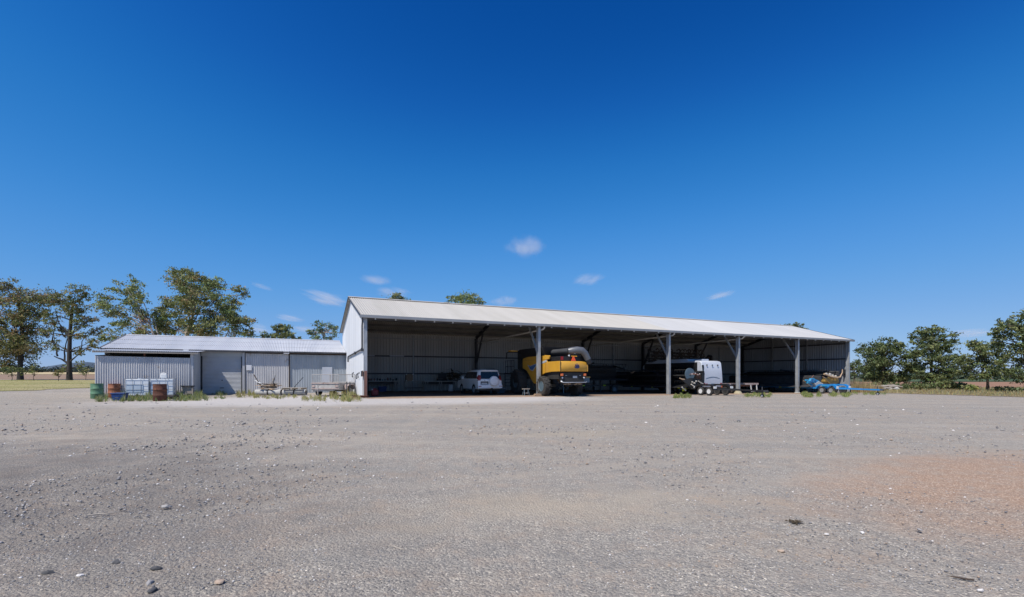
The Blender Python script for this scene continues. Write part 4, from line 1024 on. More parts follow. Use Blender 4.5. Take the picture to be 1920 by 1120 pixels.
def header(name, label, s, t0, length, hue, accent, gears, z=0.0, reel=True, rot=0.0):
    """grain platform lying lengthwise: y = 0 at its visible end; the cutting side looks to -x"""
    t = on_shed(name, label, 'harvester header', s, t0, rot, dz=z)
    back = [(1.25, .75), (1.45, .75), (1.5, 1.75), (1.35, 1.8), (1.2, 1.7)]
    mb = MB(); mb.prism(back, 'y', .12, length); mb.build('back_sheet', hue, t)
    mb = MB(); mb.prism([(-.55, .62), (.2, .70), (1.25, .78), (1.25, .72), (.2, .62), (-.5, .56)], 'y', .12, length); mb.build('draper_deck', hue, t)
    mb = MB(); mb.tube([(1.35, .1, 1.82), (1.35, length, 1.82)], .11, n=10); mb.build('top_beam', hue, t, smooth=50)
    mb = MB(); mb.bar((-.55, .1, .58), (-.55, length, .58), .1, .04)
    for k in range(int(length/.16)): mb.bar((-.55, .2+.16*k, .58), (-.78, .2+.16*k, .57), .03, .02)
    mb.build('knife_bar', M['steel_dark'], t)
    if reel:
        mb = MB(); mb.tube([(-.1, .1, 1.55), (-.1, length-.1, 1.55)], .07, n=8)
        for a in range(6):
            w_ = a*PI/3; q = (-.1+.52*math.cos(w_), 1.55+.52*math.sin(w_)); mb.tube([(q[0], .2, q[1]), (q[0], length-.2, q[1])], .025, n=6)
            for y in (.2, length*.33, length*.66, length-.2): mb.bar((-.1, y, 1.55), (q[0], y, q[1]), .03, .03)
        r = mb.build('reel', M['black_matt'], t)
        mb = MB()
        for a in range(6):
            w_ = a*PI/3; q = (-.1+.52*math.cos(w_), 1.55+.52*math.sin(w_))
            for k in range(int(length/.3)): mb.bar((q[0], .3+.3*k, q[1]), (q[0]-.04, .3+.3*k, q[1]-.2), .012, .012)
        mb.build('reel_tines', M['black'], r)
        for yy, zz in ((.35, 1.62), (length-.3, 1.62), (length/2, 2.1)): MB().bar((1.35, yy, 1.85), (-.15, yy, zz), .08, .1).build('reel_arm', M['black'], t)
    # end shield: pointed plate with the drive behind it
    mb = MB(); mb.prism([(-1.25, 1.32), (-.9, 1.22), (-.2, 1.35), (.6, 1.28), (1.15, 1.1), (1.2, .8), (.75, .62), (-.1, .55), (-.55, .82)], 'y', -.02, .05); es = mb.build('end_shield', accent[0], t, bevel=.012)
    mb = MB(); mb.tube([(-1.3, .02, 1.34), (-1.05, .02, 1.24), (-.8, .02, 1.22)], [.03, .06, .05], n=8); mb.build('divider_tip', M['timber'], t, smooth=50)
    for i, (x, zz, r) in enumerate(gears):
        mb = MB(); mb.lathe([(r*.3, -.14), (r, -.13), (r, -.09), (r*.7, -.08), (r*.7, -.06), (r, -.05), (r, -.025), (r*.3, -.02)], (x, 0, zz), 'y', 16); mb.build('pulley', accent[1], es, smooth=40)
    return t
hb = header('grain_header', 'long black grain header on a trailer beside the caravan, pulleys showing at its end', 25.25, -1.15, 11.6, M['black'], (M['black_matt'], M['beige']),
            [(.35, 1.08, .07), (.18, .93, .06), (-.05, 1.02, .05), (-.12, .82, .055), (.02, .72, .045)])
mb = MB(); mb.lathe([(.5, 0), (.5, .06), (.42, .07)], (-.12, .1, 1.65), 'y', 22); mb.build('reel_disc', M['bluegrey'], hb)
mb = MB()
for k in range(5):
    mb.bar((.55+.12*k, -.12, 1.10-.05*k), (.95+.06*k, -.12, .84-.06*k), .07, .05)
mb.build('drive_belt', M['beige'], hb)
mb = MB()
for i in range(5):
    a = [(-.35+.16*i, -.08, 1.62), (-.1+.17*i, -.22, 1.75-.03*i), (.25+.12*i, -.2, 1.58-.05*i), (.45+.1*i, -.1, 1.28)]
    mb.tube(a, .02, n=6)
mb.build('hydraulic_hoses', M['redoxide'], hb, smooth=60)
mb = MB()
for x, z in ((-.2, 1.66), (.15, 1.72), (.42, 1.60), (.62, 1.66)): mb.ball((x, -.2, z), .04)
mb.build('hose_couplings', M['clearlamp'], hb)

blt = header_trailer('header_trailer', 'bright blue header trailer with its long drawbar out in the sun at the far end', 40.45, -2.75, M['blue'], 10.6, 3.7, rim='alloy')
for y in (3.0, 5.0): MB().box(-.012, -.003, y-.14, y+.14, .47, .57).build('reflector', M['hiviz'], blt)
MB().box(-.155, -.145, .1, .75, .68, .79).build('guard_plate', M['cyan'], blt)
for x in (-.05, 1.72): MB().box(x-.13, x+.13, -.62, -.565, .48, .72).build('lamp_board', M['white_plastic'], blt)
hg = header('grain_header', 'grey grain header with light blue drive end lying on the blue trailer', 40.6, -.95, 10.5, M['steel_dark'], (M['beige'], M['cyan']),
            [(.1, 1.05, .12), (-.25, 1.18, .1), (-.6, 1.05, .09), (-.35, .9, .08)], z=.12, reel=False); hg.scale.z = .8
mb = MB(); mb.prism([(-.75, 1.3), (-.6, 1.6), (-.2, 1.66), (.1, 1.5), (.5, 1.38), (.75, 1.2), (.2, 1.08), (-.5, 1.12)], 'y', -.24, -.05); mb.box(-1.05, -.6, -.2, -.03, 1.02, 1.3); mb.box(-1.2, -.85, -.16, -.02, 1.32, 1.5); mb.build('drive_cover', M['cyan'], hg, bevel=.02)
mb = MB(); mb.box(-.95, -.3, -.27, -.245, 1.16, 1.24); mb.box(-.5, -.35, -.28, -.21, 1.3, 1.55); mb.lathe([(.11, 0), (.11, -.06), (.03, -.07)], (-.05, -.24, 1.36), 'y', 14); mb.build('drive_fittings', M['decal_blue'], hg)
mb = MB(); mb.prism([(-.1, 1.02), (.5, 1.28), (1.1, 1.05), (1.35, .7), (.9, .62), (.1, .66)], 'y', -.26, -.04); mb.build('end_cover', M['beige'], hg, bevel=.03)
mb = MB(); mb.bar((-.5, -.15, 1.55), (-.1, -.15, 1.98), .05, .05); mb.build('handle', M['redoxide'], hg)
hy = header('grain_header', 'old yellow grain header with dark reel against the far end wall', 44.3, -.4, 10.6, M['steel_dark'], (M['yellow_old'], M['beige']),
            [(-.35, 1.55, .16), (.1, 1.45, .12), (.55, 1.4, .1), (-.9, 1.6, .14)], z=.25)
mb = MB(); mb.tube([(-1.2, -.05, 1.62), (-.4, -.2, 1.35), (.5, -.2, 1.25), (1.2, -.1, 1.3), (1.65, -.05, 1.75), (1.75, 0, 2.1)], [.09, .08, .09, .07, .05, .03], n=8); mb.build('divider_bar', M['timber'], hy, smooth=50)
mb = MB(); mb.tube([(.8, .2, .9), (.8, 10.4, .9)], .32, n=14); mb.build('auger', M['yellow_old'], hy, smooth=50)
mb = MB()
for y in (1.0, 4.0, 7.0, 10.0): mb.bar((.3, y, -.26), (.3, y, .6), .12, .12); mb.bar((1.2, y, -.26), (1.2, y, .6), .12, .12)
mb.build('stand', M['timber_dark'], hy)

hd = header('grain_header', 'dark grain header with open reel standing across the bay behind the harvester', 23.6, 5.2, 7.0, M['black_matt'], (M['black'], M['steel_dark']), [(.1, 1.0, .1)], z=.55, rot=PI/2)
mb = MB()
for y in (.8, 2.6, 4.6, 6.4):
    mb.bar((.2, y, -.6), (.2, y, .65), .1, .1); mb.bar((1.2, y, -.6), (1.2, y, .75), .1, .1)
mb.bar((.2, .3, .1), (.2, 6.8, .1), .12, .12); mb.build('stand', M['black'], hd)
for y in (2.2, 4.4): MB().box(.12, .14, y-.12, y+.12, .06, .15).build('reflector', M['hiviz'], hd)
for y in (1.4, 5.6): wheel(hd, (-.2, y, -.22), .33, .2, .18, M['bluegrey'], side=-1, n=18)
mb = MB(); mb.tube([(-.6, 6.9, -.55), (-.6, 6.9, .5)], .04); mb.build('jack', M['steel'], hd)

# ================================================================== flat deck, folded cultivator
def flat_deck():
    t = on_shed('flat_deck_trailer', 'low rusty flat deck trailer with pale edge standing behind the posts', 'trailer', 30.2, .55)
    MB().box(0, 4.85, 0, 2.1, .78, .84).build('deck', M['timber_grey'], t)
    MB().box(-.02, 4.87, -.06, -.003, .74, .90).build('deck_edge', M['pink_faded'], t)
    mb = MB()
    for x in (.2, 1.4, 2.6, 3.8): mb.bar((x, .1, .72), (x, 2.0, .72), .06, .1)
    mb.bar((0, .5, .64), (4.8, .5, .64), .08, .12); mb.bar((0, 1.6, .64), (4.8, 1.6, .64), .08, .12); mb.build('frame', M['redoxide'], t)
    for y in (.2, 1.85): wheel(t, (1.6, y, .32), .32, .2, .18, M['redoxide'], side=-1, n=18).rotation_euler.z = 0
    mb = MB(); mb.bar((3.85, -.04, .74), (3.98, -.04, .12), .07, .07); mb.bar((4.62, -.04, .74), (4.70, -.04, .12), .07, .07); mb.bar((3.95, -.04, .14), (4.75, -.04, .14), .08, .06); mb.build('leg_frame', M['white_plastic'], t)
    MB().box(.3, 3.0, .3, 1.8, .3, .62).build('under_box', M['timber_dark'], t)
    mb = MB()
    for k in range(3): mb.box(.3+1.0*k, 1.1+1.0*k, -.075, -.062, .79, .86)
    mb.build('slots', M['black_matt'], t)
flat_deck()
def cultivator():
    t = on_shed('folded_cultivator', 'tall dark folded cultivator with rows of tines behind the caravan roof', 'farm implement', 33.0, 9.2)
    rg = random.Random(12); mb = MB()
    for k in range(8):
        z = 1.6+.36*k; mb.bar((-3.4, rg.uniform(-.6, .6), z), (3.6, rg.uniform(-.6, .6), z+rg.uniform(-.1, .1)), .13, .13)
    for x in (-3.2, -2.4, -1.2, 0, 1.2, 2.4, 3.4):
        mb.bar((x, -.5, .4), (x+.2, .4, 4.3), .1, .1); mb.bar((x, .5, .5), (x-.3, -.4, 4.0), .09, .09)
    mb.build('frame', M['steel_dark'], t)
    mb = MB()
    for k in range(9):
        for i in range(20):
            x = -3.4+.36*i+rg.uniform(-.1, .1); z = 1.4+.36*k; y = -.5+rg.uniform(-.5, .6)
            mb.tube([(x, y, z), (x+.1, y-.18, z+.14), (x+.22, y-.28, z-.05), (x+.14, y-.2, z-.28), (x-.02, y-.12, z-.38)], [.05, .05, .045, .04, .02], n=5)
            if i % 2: mb.prism([(x-.12, z-.5), (x+.12, z-.5), (x+.02, z-.26), (x-.02, z-.26)], 'y', y-.16, y-.13)
    mb.build('tines', M['timber_dark'], t)
    for x in (4.9,):
        wheel(t, (x, -.4, 3.5), .42, .25, .2, M['redoxide'], side=-1, n=20)
    mb = MB(); mb.bar((2.6, -.3, 3.5), (4.8, -.4, 3.5), .12, .12); mb.build('wheel_arm', M['steel_dark'], t)
    for x in (-1.5, 2.2): wheel(t, (x, 0, .45), .45, .3, .22, M['redoxide'], side=-1, n=20)
cultivator()
# ================================================================== drums, tanks and junk by the low shed
def put(name, label, cat, px, py, rot=0.0, group=None):
    return thing(name, label, cat, ground_at(px, py), rot, group)
def drum(t, r, h, m, top_m, dents=0, seed=0):
    prof = [(r*.97, 0), (r, .015)]
    for k in (1/3, 2/3): prof += [(r, h*k-.03), (r+.014, h*k-.01), (r+.014, h*k+.01), (r, h*k+.03)]
    prof += [(r, h-.02), (r+.01, h-.012), (r+.01, h), (r-.02, h), (r-.025, h-.02), (.01, h-.02)]
    mb = MB(); mb.lathe(prof, n=28); rg = random.Random(seed)
    if dents:
        ds = [(rg.uniform(0, 6.3), rg.uniform(.1, h), rg.uniform(.1, .2)) for _ in range(dents)]; nv = []
        for x, y, z in mb.v:
            a = math.atan2(y, x); rr = math.hypot(x, y); k = 0
            for da, dz, dr in ds:
                q = ((a-da+PI) % (2*PI)-PI)*r; k += .035*math.exp(-(q*q+(z-dz)**2)/dr**2)
            f = max(.2, 1-k/max(r, .01)) if rr > .1 else 1
            nv.append((x*f, y*f, z))
        mb.v = nv
    b = mb.build('shell', m, t, smooth=40)
    mb = MB(); mb.lathe([(.035, h-.02), (.035, h+.006), (.01, h+.006)], (r*.6, 0, 0), n=10); mb.lathe([(.02, h-.02), (.02, h+.004), (.005, h+.004)], (-r*.65, .1, 0), n=8); mb.build('bung', top_m, t)
d = put('steel_drum', 'faded green steel drum with a rusty side at the left end of the low shed', 'drum', 182, 747.5, .3); drum(d, .30, .87, M['green_paint'], M['rust'], 3, 1)
d = put('steel_drum', 'rusty brown steel drum standing by itself in front of the white tanks', 'drum', 300, 752, 1.1); drum(d, .305, .89, M['rust'], M['rust'], 4, 2)
d = put('steel_drum', 'faded orange steel drum in the weeds between the green drum and the white tanks', 'drum', 214, 745.5, 2.0); drum(d, .31, .84, M['orange_paint'], M['rust'], 5, 3)
mb = MB(); mb.box(.36, .62, -.2, .2, .0, .42); mb.build('side_tin', M['timber_dark'], d, bevel=.02)
t = put('plastic_tub', 'dark blue plastic tub lying among the weeds beside the orange drum', 'tub', 225, 751, .25)
mb = MB(); mb.loft([[(-.26, -.2, 0), (.26, -.2, 0), (.26, .2, 0), (-.26, .2, 0)], [(-.3, -.24, .36), (.3, -.24, .36), (.3, .24, .36), (-.3, .24, .36)], [(-.33, -.27, .36), (.33, -.27, .36), (.33, .27, .36), (-.33, .27, .36)],
         [(-.33, -.27, .41), (.33, -.27, .41), (.33, .27, .41), (-.33, .27, .41)], [(-.28, -.22, .41), (.28, -.22, .41), (.28, .22, .41), (-.28, .22, .41)], [(-.24, -.18, .05), (.24, -.18, .05), (.24, .18, .05), (-.24, .18, .05)]])
mb.build('tub', M['blue_plastic'], t, bevel=.015)
mb = MB(); mb.tube([(-.1, -.255, .2), (-.08, -.31, .16), (.08, -.31, .16), (.1, -.255, .2)], .014, n=6); mb.build('handle', M['black'], t)
def tank(label, px, py, rot):
    t = put('bulk_tank', label, 'liquid tank', px, py, rot, 'white caged liquid tanks')
    mb = MB()
    for x in (-.5, 0, .5): mb.box(x-.06, x+.06, -.5, .5, .10, .13)
    for x in (-.55, -.05, .45):
        for y in (-.45, 0, .4): mb.box(x, x+.1, y, y+.1, 0, .10)
    mb.build('pallet', M['trailer_grey'], t)
    mb = MB(); mb.box(-.56, .56, -.46, .46, .14, 1.12); mb.lathe([(.11, 1.12), (.11, 1.16), (.02, 1.165)], n=14); mb.build('bottle', M['poly'], t, bevel=.07)
    mb = MB(); mb.box(-.5, .3, -.482, -.461, .34, .80); mb.build('label_plate', M['poly_fluid'], t)
    mb = MB()
    for z in (.17, .5, .82, 1.15): mb.tube([(-.6, -.5, z), (.6, -.5, z), (.6, .5, z), (-.6, .5, z), (-.6, -.5, z)], .009, n=6)
    for x in (-.6, -.2, .2, .6):
        for y in (-.5, .5): mb.tube([(x, y, .13), (x, y, 1.15)], .008, n=6)
    for y in (0,):
        for x in (-.6, .6): mb.tube([(x, y, .13), (x, y, 1.15)], .008, n=6)
    for x in (-.3, .3): mb.tube([(x, -.5, 1.165), (x, .5, 1.165)], .014, n=6)
    mb.build('cage', M['cage'], t)
    mb = MB(); mb.tube([(0, -.46, .2), (0, -.56, .2), (0, -.58, .15)], .04, n=8); mb.build('outlet', M['black'], t)
    return t
k1 = tank('milky white caged tank left of the rusty brown drum', 262, 746, TH-.05)
k2 = copy_thing(k1, ground_at(306, 745.2), TH+.05, 'milky white caged tank behind the rusty brown drum with a jerry can on top')
p = ground_at(306, 745.2)
def jerry(name, label, loc, m, rot):
    t = thing(name, label, 'jerry can', loc, rot)
    mb = MB(); mb.box(-.17, .17, -.09, .09, 0, .27); mb.build('can', m, t, bevel=.05)
    mb = MB(); mb.tube([(-.09, 0, .24), (-.06, 0, .31), (.07, 0, .31), (.1, 0, .25)], .02, n=8); mb.build('handle', m, t, smooth=60)
    mb = MB(); mb.lathe([(.032, .22), (.032, .31), (.01, .312)], (-.13, 0, 0), n=10); mb.build('cap', M['white_plastic'], t); return t
jerry('jerry_can', 'white plastic jerry can lying on top of the caged tank', (p.x+.05, p.y-.02, p.z+1.185), M['white_plastic'], .5)
t = put('pipe_elbow', 'black plastic pipe elbow in the weeds right of the rusty brown drum', 'pipe', 325, 749, .4)
def elbow(t):
    mb = MB(); pts = [(-.32, 0, .13), (-.1, 0, .14), (.06, -.02, .15), (.16, -.12, .15), (.18, -.2, .15)]
    mb.tube(pts, .125, n=16, cap=False); mb.tube([tuple(Vector(q)) for q in pts], .10, n=16, cap=False); mb.build('pipe', M['rubber'], t, smooth=50)
    mb = MB(); mb.lathe([(.10, 0), (.145, 0), (.145, .06), (.10, .06)], (.18, -.22, .15), 'y', 16, close=True); mb.build('flange', M['black_matt'], t)
elbow(t)
t = put('trestle', 'small wooden trestle with a black top beside the opening of the lean-to', 'trestle', 352, 743.5, TH)
MB().box(-.36, .36, -.18, .18, .62, .69).build('top', M['black'], t)
for x in (-.28, .28):
    for y in (-.14, .14): MB().bar((x*.9, y*.8, .62), (x*1.1, y*1.2, 0), .06, .06).build('leg', M['timber_grey'], t)
mb = MB(); mb.box(-.26, .26, -.10, .10, .18, .6); mb.build('slats', M['timber_grey'], t)
t = put('pipe_coil', 'dark coil of poly pipe leaning against the wall behind the right hand tank', 'pipe coil', 338, 743, TH)
mb = MB()
for k in range(5):
    r = .34-.02*k; mb.tube([(r*math.cos(a), .05*k+.09*math.sin(a), .36+r*math.sin(a)) for a in [2*PI*i/24 for i in range(25)]], .02, n=6)
mb.build('coil', M['rubber'], t, smooth=60)
MB().box(-.1, .1, 0, .3, .30, .38).build('strap', M['steel_dark'], t)
# long pipes along the wall
def culvert(label, px0, px1, py, r, m):
    a, b = ground_at(px0, py), ground_at(px1, py); d = (b-a); ln = d.length
    t = thing('culvert_pipe', label, 'pipe', a, math.atan2(d.y, d.x), 'concrete pipes along the low shed wall')
    mb = MB(); mb.lathe([(r, 0), (r, ln-.12), (r*1.12, ln-.1), (r*1.12, ln), (r*.8, ln), (r*.8, 0)], (0, 0, r), 'x', 24, close=True); mb.build('pipe', m, t, smooth=40)
    mb = MB(); mb.lathe([(r*1.13, ln*.48), (r*1.13, ln*.52)], (0, 0, r), 'x', 24); mb.build('joint_band', M['black_matt'], t); return t, a, d.normalized(), ln
c1 = culvert('pale concrete pipe carrying a heap of offcut timber', 480, 528, 741.5, .20, M['concrete'])
c2 = culvert('pale concrete pipe with open socket end beside the cage trailer', 531, 574, 741.5, .19, M['concrete'])
def timber_heap():
    a, d = c1[1], c1[2]; n = Vector((-d.y, d.x, 0)); rg = random.Random(8); base = a+d*.75+Vector((0, 0, .4))
    k = 0; mats = ['timber', 'timber_grey', 'timber_dark', 'timber', 'white_plastic']
    for i in range(26):
        ln = rg.uniform(.5, 1.2); ang = rg.gauss(0, .35); el = rg.gauss(0, .06); lv = i//5
        c = base+d*rg.uniform(-.25, .45)+n*rg.uniform(-.2, .25)+Vector((0, 0, .05+.075*lv))
        dr = (d*math.cos(ang)+n*math.sin(ang)); dr = Vector((dr.x, dr.y, el))
        b_ = MB(); b_.bar(c-dr*ln/2, c+dr*ln/2, rg.uniform(.06, .14), rg.uniform(.03, .06)); o = b_.build('timber_offcut', M[mats[rg.randrange(4)]])
        tag(o, 'sawn timber offcut in the heap on the concrete pipe', 'timber', 'timber offcuts heaped on the pipe')
    for x0, x1, z1, w_, m, lab in ((-.35, -.95, 1.0, .05, 'timber_dark', 'dark batten sticking up steeply from the left of the timber heap'), (.05, -.85, .62, .12, 'white_plastic', 'white painted board leaning out to the left of the timber heap'),
                              (.35, .5, .95, .05, 'steel_dark', 'dark steel post standing up from the timber heap'), (.15, .42, .75, .14, 'timber_grey', 'grey board standing up at the right of the timber heap'), (.6, .85, .3, .1, 'timber', 'raw plank slanting down the right side of the timber heap')):
        b_ = MB(); b_.bar(base+d*x0+Vector((0, 0, .1)), base+d*x1+n*.1+Vector((0, 0, z1)), w_, .04); o = b_.build('board', M[m]); tag(o, lab, 'board')
timber_heap()
a, d = c2[1], c2[2]; n = Vector((-d.y, d.x, 0)); q = a+d*.72+Vector((0, 0, .40))
t = thing('timber_pallet', 'flat grey timber pallet lying across the open-ended concrete pipe', 'pallet', q, math.atan2(d.y, d.x))
mb = MB()
for k in range(6): mb.box(-.7, .7, -.45+.16*k, -.33+.16*k, .09, .115)
mb.build('top_boards', M['timber_grey'], t); mb = MB()
for x in (-.65, 0, .6): mb.box(x, x+.07, -.45, .48, 0, .09)
mb.build('bearers', M['timber_grey'], t)
b_ = MB(); b_.bar(q+d*.0+Vector((0, 0, .12)), q+d*.5+n*.3+Vector((0, 0, .82)), .04, .04); tag(b_.build('steel_rod', M['steel_dark']), 'thin dark steel rod leaning from the pallet to the wall', 'rod')
for dx, lab in ((650, 'dark steel fence post in the weeds, left of the pair by the big shed'), (656, 'dark steel fence post in the weeds, right of the pair by the big shed')):
    p = ground_at(dx, 744.5); mb = MB(); mb.bar((0, 0, -.1), (0, .02, .95), .05, .012); mb.bar((0, 0, -.1), (0, .02, .95), .012, .05)
    tag(mb.build('fence_post', M['steel_dark'], loc=p), lab, 'fence post')

# cage trailer, seen end-on with its drawbar toward the yard
def cage_trailer():
    p = ground_at(606, 744); t = thing('cage_trailer', 'weathered box trailer with a mesh cage and faded mudguards by the low shed', 'trailer', p, -.16)
    MB().box(-.92, .92, .25, 2.4, .40, .46).build('floor', M['timber_grey'], t)
    for n_, b in (('front_board', (-.92, .92, .22, .25)), ('tailgate', (-.92, .92, 2.4, 2.43))):
        MB().box(*b, .42, .86).build(n_, M['trailer_grey'], t)
    for x in (-.935, .92): MB().box(x, x+.015, .22, 2.43, .42, .86).build('side_board', M['trailer_grey'], t)
    mb = MB()
    for z in (.50, .84): mb.bar((-.95, .2, z), (.95, .2, z), .05, .06)
    mb.build('front_rail', M['pink_faded'], t)
    mb = MB()
    for y in (.24, 2.4):
        for x in (-.9, -.32, .32, .9): mb.tube([(x, y, .84), (x, y, 1.40)], .018, n=6)
        mb.tube([(-.9, y, 1.40), (.9, y, 1.40)], .02, n=6); mb.tube([(-.9, y, .9), (.9, y, .9)], .015, n=6)
    for x in (-.9, .9): mb.tube([(x, .24, 1.40), (x, 2.4, 1.40)], .02, n=6)
    fr = mb.build('cage', M['trailer_grey'], t)
    for y in (.24, 2.4):
        mb = MB()
        for i in range(1, 24): mb.bar((-.9+1.8*i/24, y, .86), (-.9+1.8*i/24, y, 1.40), .006, .006)
        for i in range(1, 7): mb.bar((-.9, y, .86+.54*i/7), (.9, y, .86+.54*i/7), .006, .006)
        mb.build('mesh_panel', M['trailer_grey'], fr)
    for sd in (-1, 1):
        wheel(t, (sd*1.08, 1.3, .32), .32, .2, .19, M['trailer_grey'], side=sd, n=22)
        mb = MB(); mb.prism([(.8, .42), (.86, .66), (1.0, .76), (1.6, .76), (1.74, .66), (1.8, .42), (1.77, .42), (1.71, .64), (1.58, .72), (1.02, .72), (.89, .64), (.83, .42)], 'x', min(sd*.95, sd*1.22), max(sd*.95, sd*1.22)); mb.box(min(sd*.95, sd*1.22), max(sd*.95, sd*1.22), .8, .83, .40, .70); mb.build('mudguard', M['pink_faded'], t)
        MB().box(min(sd*.7, sd*.9), max(sd*.7, sd*.9), .18, .215, .60, .72).build('lamp_bracket', M['pink_faded'], t)
    mb = MB(); mb.bar((-.6, .3, .40), (0, -.95, .40), .06, .09); mb.bar((.6, .3, .40), (0, -.95, .40), .06, .09); mb.bar((0, .3, .40), (0, -1.2, .40), .07, .09); mb.build('drawbar', M['trailer_grey'], t)
    mb = MB(); mb.tube([(.12, -.8, .02), (.12, -.8, .74)], .03); mb.box(.04, .2, -.88, -.72, 0, .03); mb.bar((.12, -.8, .7), (.3, -.8, .74), .02, .02); mb.build('jockey_stand', M['trailer_grey'], t)
    mb = MB(); mb.bar((-.9, 1.3, .34), (.9, 1.3, .34), .07, .07); mb.build('axle', M['steel_dark'], t)
cage_trailer()
# scrap by the corner post
p = ground_at(674, 747); rg = random.Random(31)
for i in range(9):
    c = Vector((p.x+rg.uniform(-.35, .42), p.y+rg.uniform(-.12, .1), 0)); c.z = G(c.x, c.y)+.05+.05*(i % 3)
    mb = MB(); an = rg.gauss(.1, .5); dr = Vector((math.cos(an), math.sin(an), rg.gauss(0, .12))); mb.bar(c-dr*rg.uniform(.12, .34), c+dr*rg.uniform(.12, .34), rg.uniform(.05, .1), rg.uniform(.03, .07))
    tag(mb.build('scrap_steel', M['rust' if i % 3 else 'redoxide']), 'piece of rusty red scrap at the foot of the corner post', 'scrap', 'rusty scrap by the corner post')

# ================================================================== inside the big shed
def bench(label, s0, s1, t_, legs, m):
    p = S(s0, t_); b = on_shed('workbench', label, 'workbench', s0, t_)
    w = s1-s0
    MB().box(0, w, 0, .75, .84, .90).build('bench_top', m, b)
    for x in legs:
        for y in (.06, .68): MB().box(x-.035, x+.035, y-.035, y+.035, -.05, .84).build('leg', M['trailer_grey'], b)
    MB().box(0, w, .70, .74, .60, .84).build('back_rail', M['steel_dark'], b); return b
bench('long steel workbench left of the crate table, at the back of the first bay', 1.7, 4.45, 11.4, (.1, 2.45, 2.65), M['pvc'])
bench('steel workbench behind the white wagon, with a black screen on it', 6.6, 9.6, 11.4, (.15, .35, 1.6, 2.9), M['pvc'])
tb = on_shed('timber_table', 'dark timber table under the plywood crate at the back of the first bay', 'table', 4.75, 10.2)
MB().box(0, 1.6, 0, .7, .86, .91).build('table_top', M['timber_grey'], tb)
for x in (.05, 1.55):
    for y in (.05, .65): MB().box(x-.035, x+.035, y-.035, y+.035, -.05, .86).build('leg', M['timber_grey'], tb)
MB().box(.05, 1.5, .05, .65, .3, .34).build('shelf', M['timber_dark'], tb)
p = S(5.1, 10.55); cr = thing('plywood_crate', 'pale plywood crate on the timber table, framed by white corner blocks', 'crate', (p.x, p.y, G(p.x, p.y)+.912), TH)
MB().box(-.29, .29, -.22, .22, 0, .58).build('box', M['crate_wood'], cr, bevel=.01)
for x in (-.28, .28):
    for z in (.03, .55): MB().box(x-.05, x+.05, -.25, -.222, z-.03, z+.03).build('corner_block', M['white_plastic'], cr)
mb = MB()
for x in (-.14, 0, .14): mb.box(x-.006, x+.006, -.226, -.2205, .06, .52)
mb.build('battens', M['timber_dark'], cr)
p = S(8.35, 11.7); sc_ = thing('flat_screen', 'black flat screen standing on the bench behind the wagon', 'screen', (p.x, p.y, G(p.x, p.y)+.905), TH)
MB().box(-.36, .36, 0, .05, .22, .72).build('panel', M['black'], sc_); MB().box(-.45, .45, -.1, .3, 0, .2).build('stand', M['black_matt'], sc_, bevel=.02)
def small(name, label, cat, s, t_, dz, build_):
    p = S(s, t_); o = thing(name, label, cat, (p.x, p.y, G(p.x, p.y)+dz), TH); build_(o); return o
rg = random.Random(77)
for i in range(11):        # tools and tins along the left bench
    s = 1.95+.23*i; r = rg.uniform(.04, .09); h = rg.uniform(.1, .28); m = M[['black', 'steel_dark', 'bluegrey', 'black_matt', 'redoxide'][rg.randrange(5)]]
    def bf(o, r=r, h=h, m=m):
        mb = MB(); mb.lathe([(r, 0), (r, h*.9), (r*.8, h), (.01, h)], n=12); mb.build('body', m, o, smooth=50); mb = MB(); mb.lathe([(r*.4, h), (r*.4, h+.03), (.005, h+.03)], n=10); mb.build('cap', M['steel_dark'], o)
    small('paint_tin', 'dark tin on the long workbench at the back of the first bay', 'tin', s, 11.6+rg.uniform(0, .35), .902, bf).__setitem__('group', 'tins along the workbench')
def heap(o):
    mb = MB(); r_ = random.Random(5)
    for i in range(70):
        c = (r_.gauss(0, .36), r_.gauss(0, .2), abs(r_.gauss(.35, .26))); a = r_.uniform(0, 6.3)
        mb.bar(c, (c[0]+.35*math.cos(a), c[1]+.2*math.sin(a), c[2]+r_.uniform(-.1, .2)), r_.uniform(.03, .09), r_.uniform(.02, .05))
    for i in range(9): mb.ball((r_.gauss(0, .3), r_.gauss(0, .15), .2+.08*i*.8), (r_.uniform(.15, .28), .18, .13), n=8, k=5)
    mb.build('heap', M['brown'], o)
    MB().box(-.5, .5, -.2, .2, 0, .06).build('base_board', M['timber_dark'], o)
small('sack_heap', 'brown heap of sacking and branches on the bench behind the wagon', 'heap', 9.35, 11.7, .905, heap)
small('plastic_tub', 'blue plastic tub under the long workbench', 'tub', 3.05, 11.6, 0, lambda o: (MB().loft([[(-.3, -.2, 0), (.3, -.2, 0), (.3, .2, 0), (-.3, .2, 0)], [(-.35, -.25, .4), (.35, -.25, .4), (.35, .25, .4), (-.35, .25, .4)]]).build('tub', M['blue_plastic'], o, bevel=.02), MB().box(-.37, .37, -.27, .27, .4, .43).build('lid', M['blue_plastic'], o)))
def whitedrum(o):
    mb = MB(); mb.lathe([(.19, 0), (.2, .02), (.2, .5), (.17, .58), (.05, .6)], n=20); mb.build('drum', M['poly'], o, smooth=40); mb = MB(); mb.lathe([(.05, .6), (.05, .64), (.01, .64)], n=10); mb.build('cap', M['black'], o)
small('plastic_drum', 'white plastic drum under the bench beside the wagon', 'drum', 9.0, 11.3, 0, whitedrum)
jerry('fuel_can', 'red plastic fuel can on the floor inside the corner post', S(1.0, 2.3, .0), M['red_plastic'], TH+.3).scale = (1.35, 1.35, 1.5)
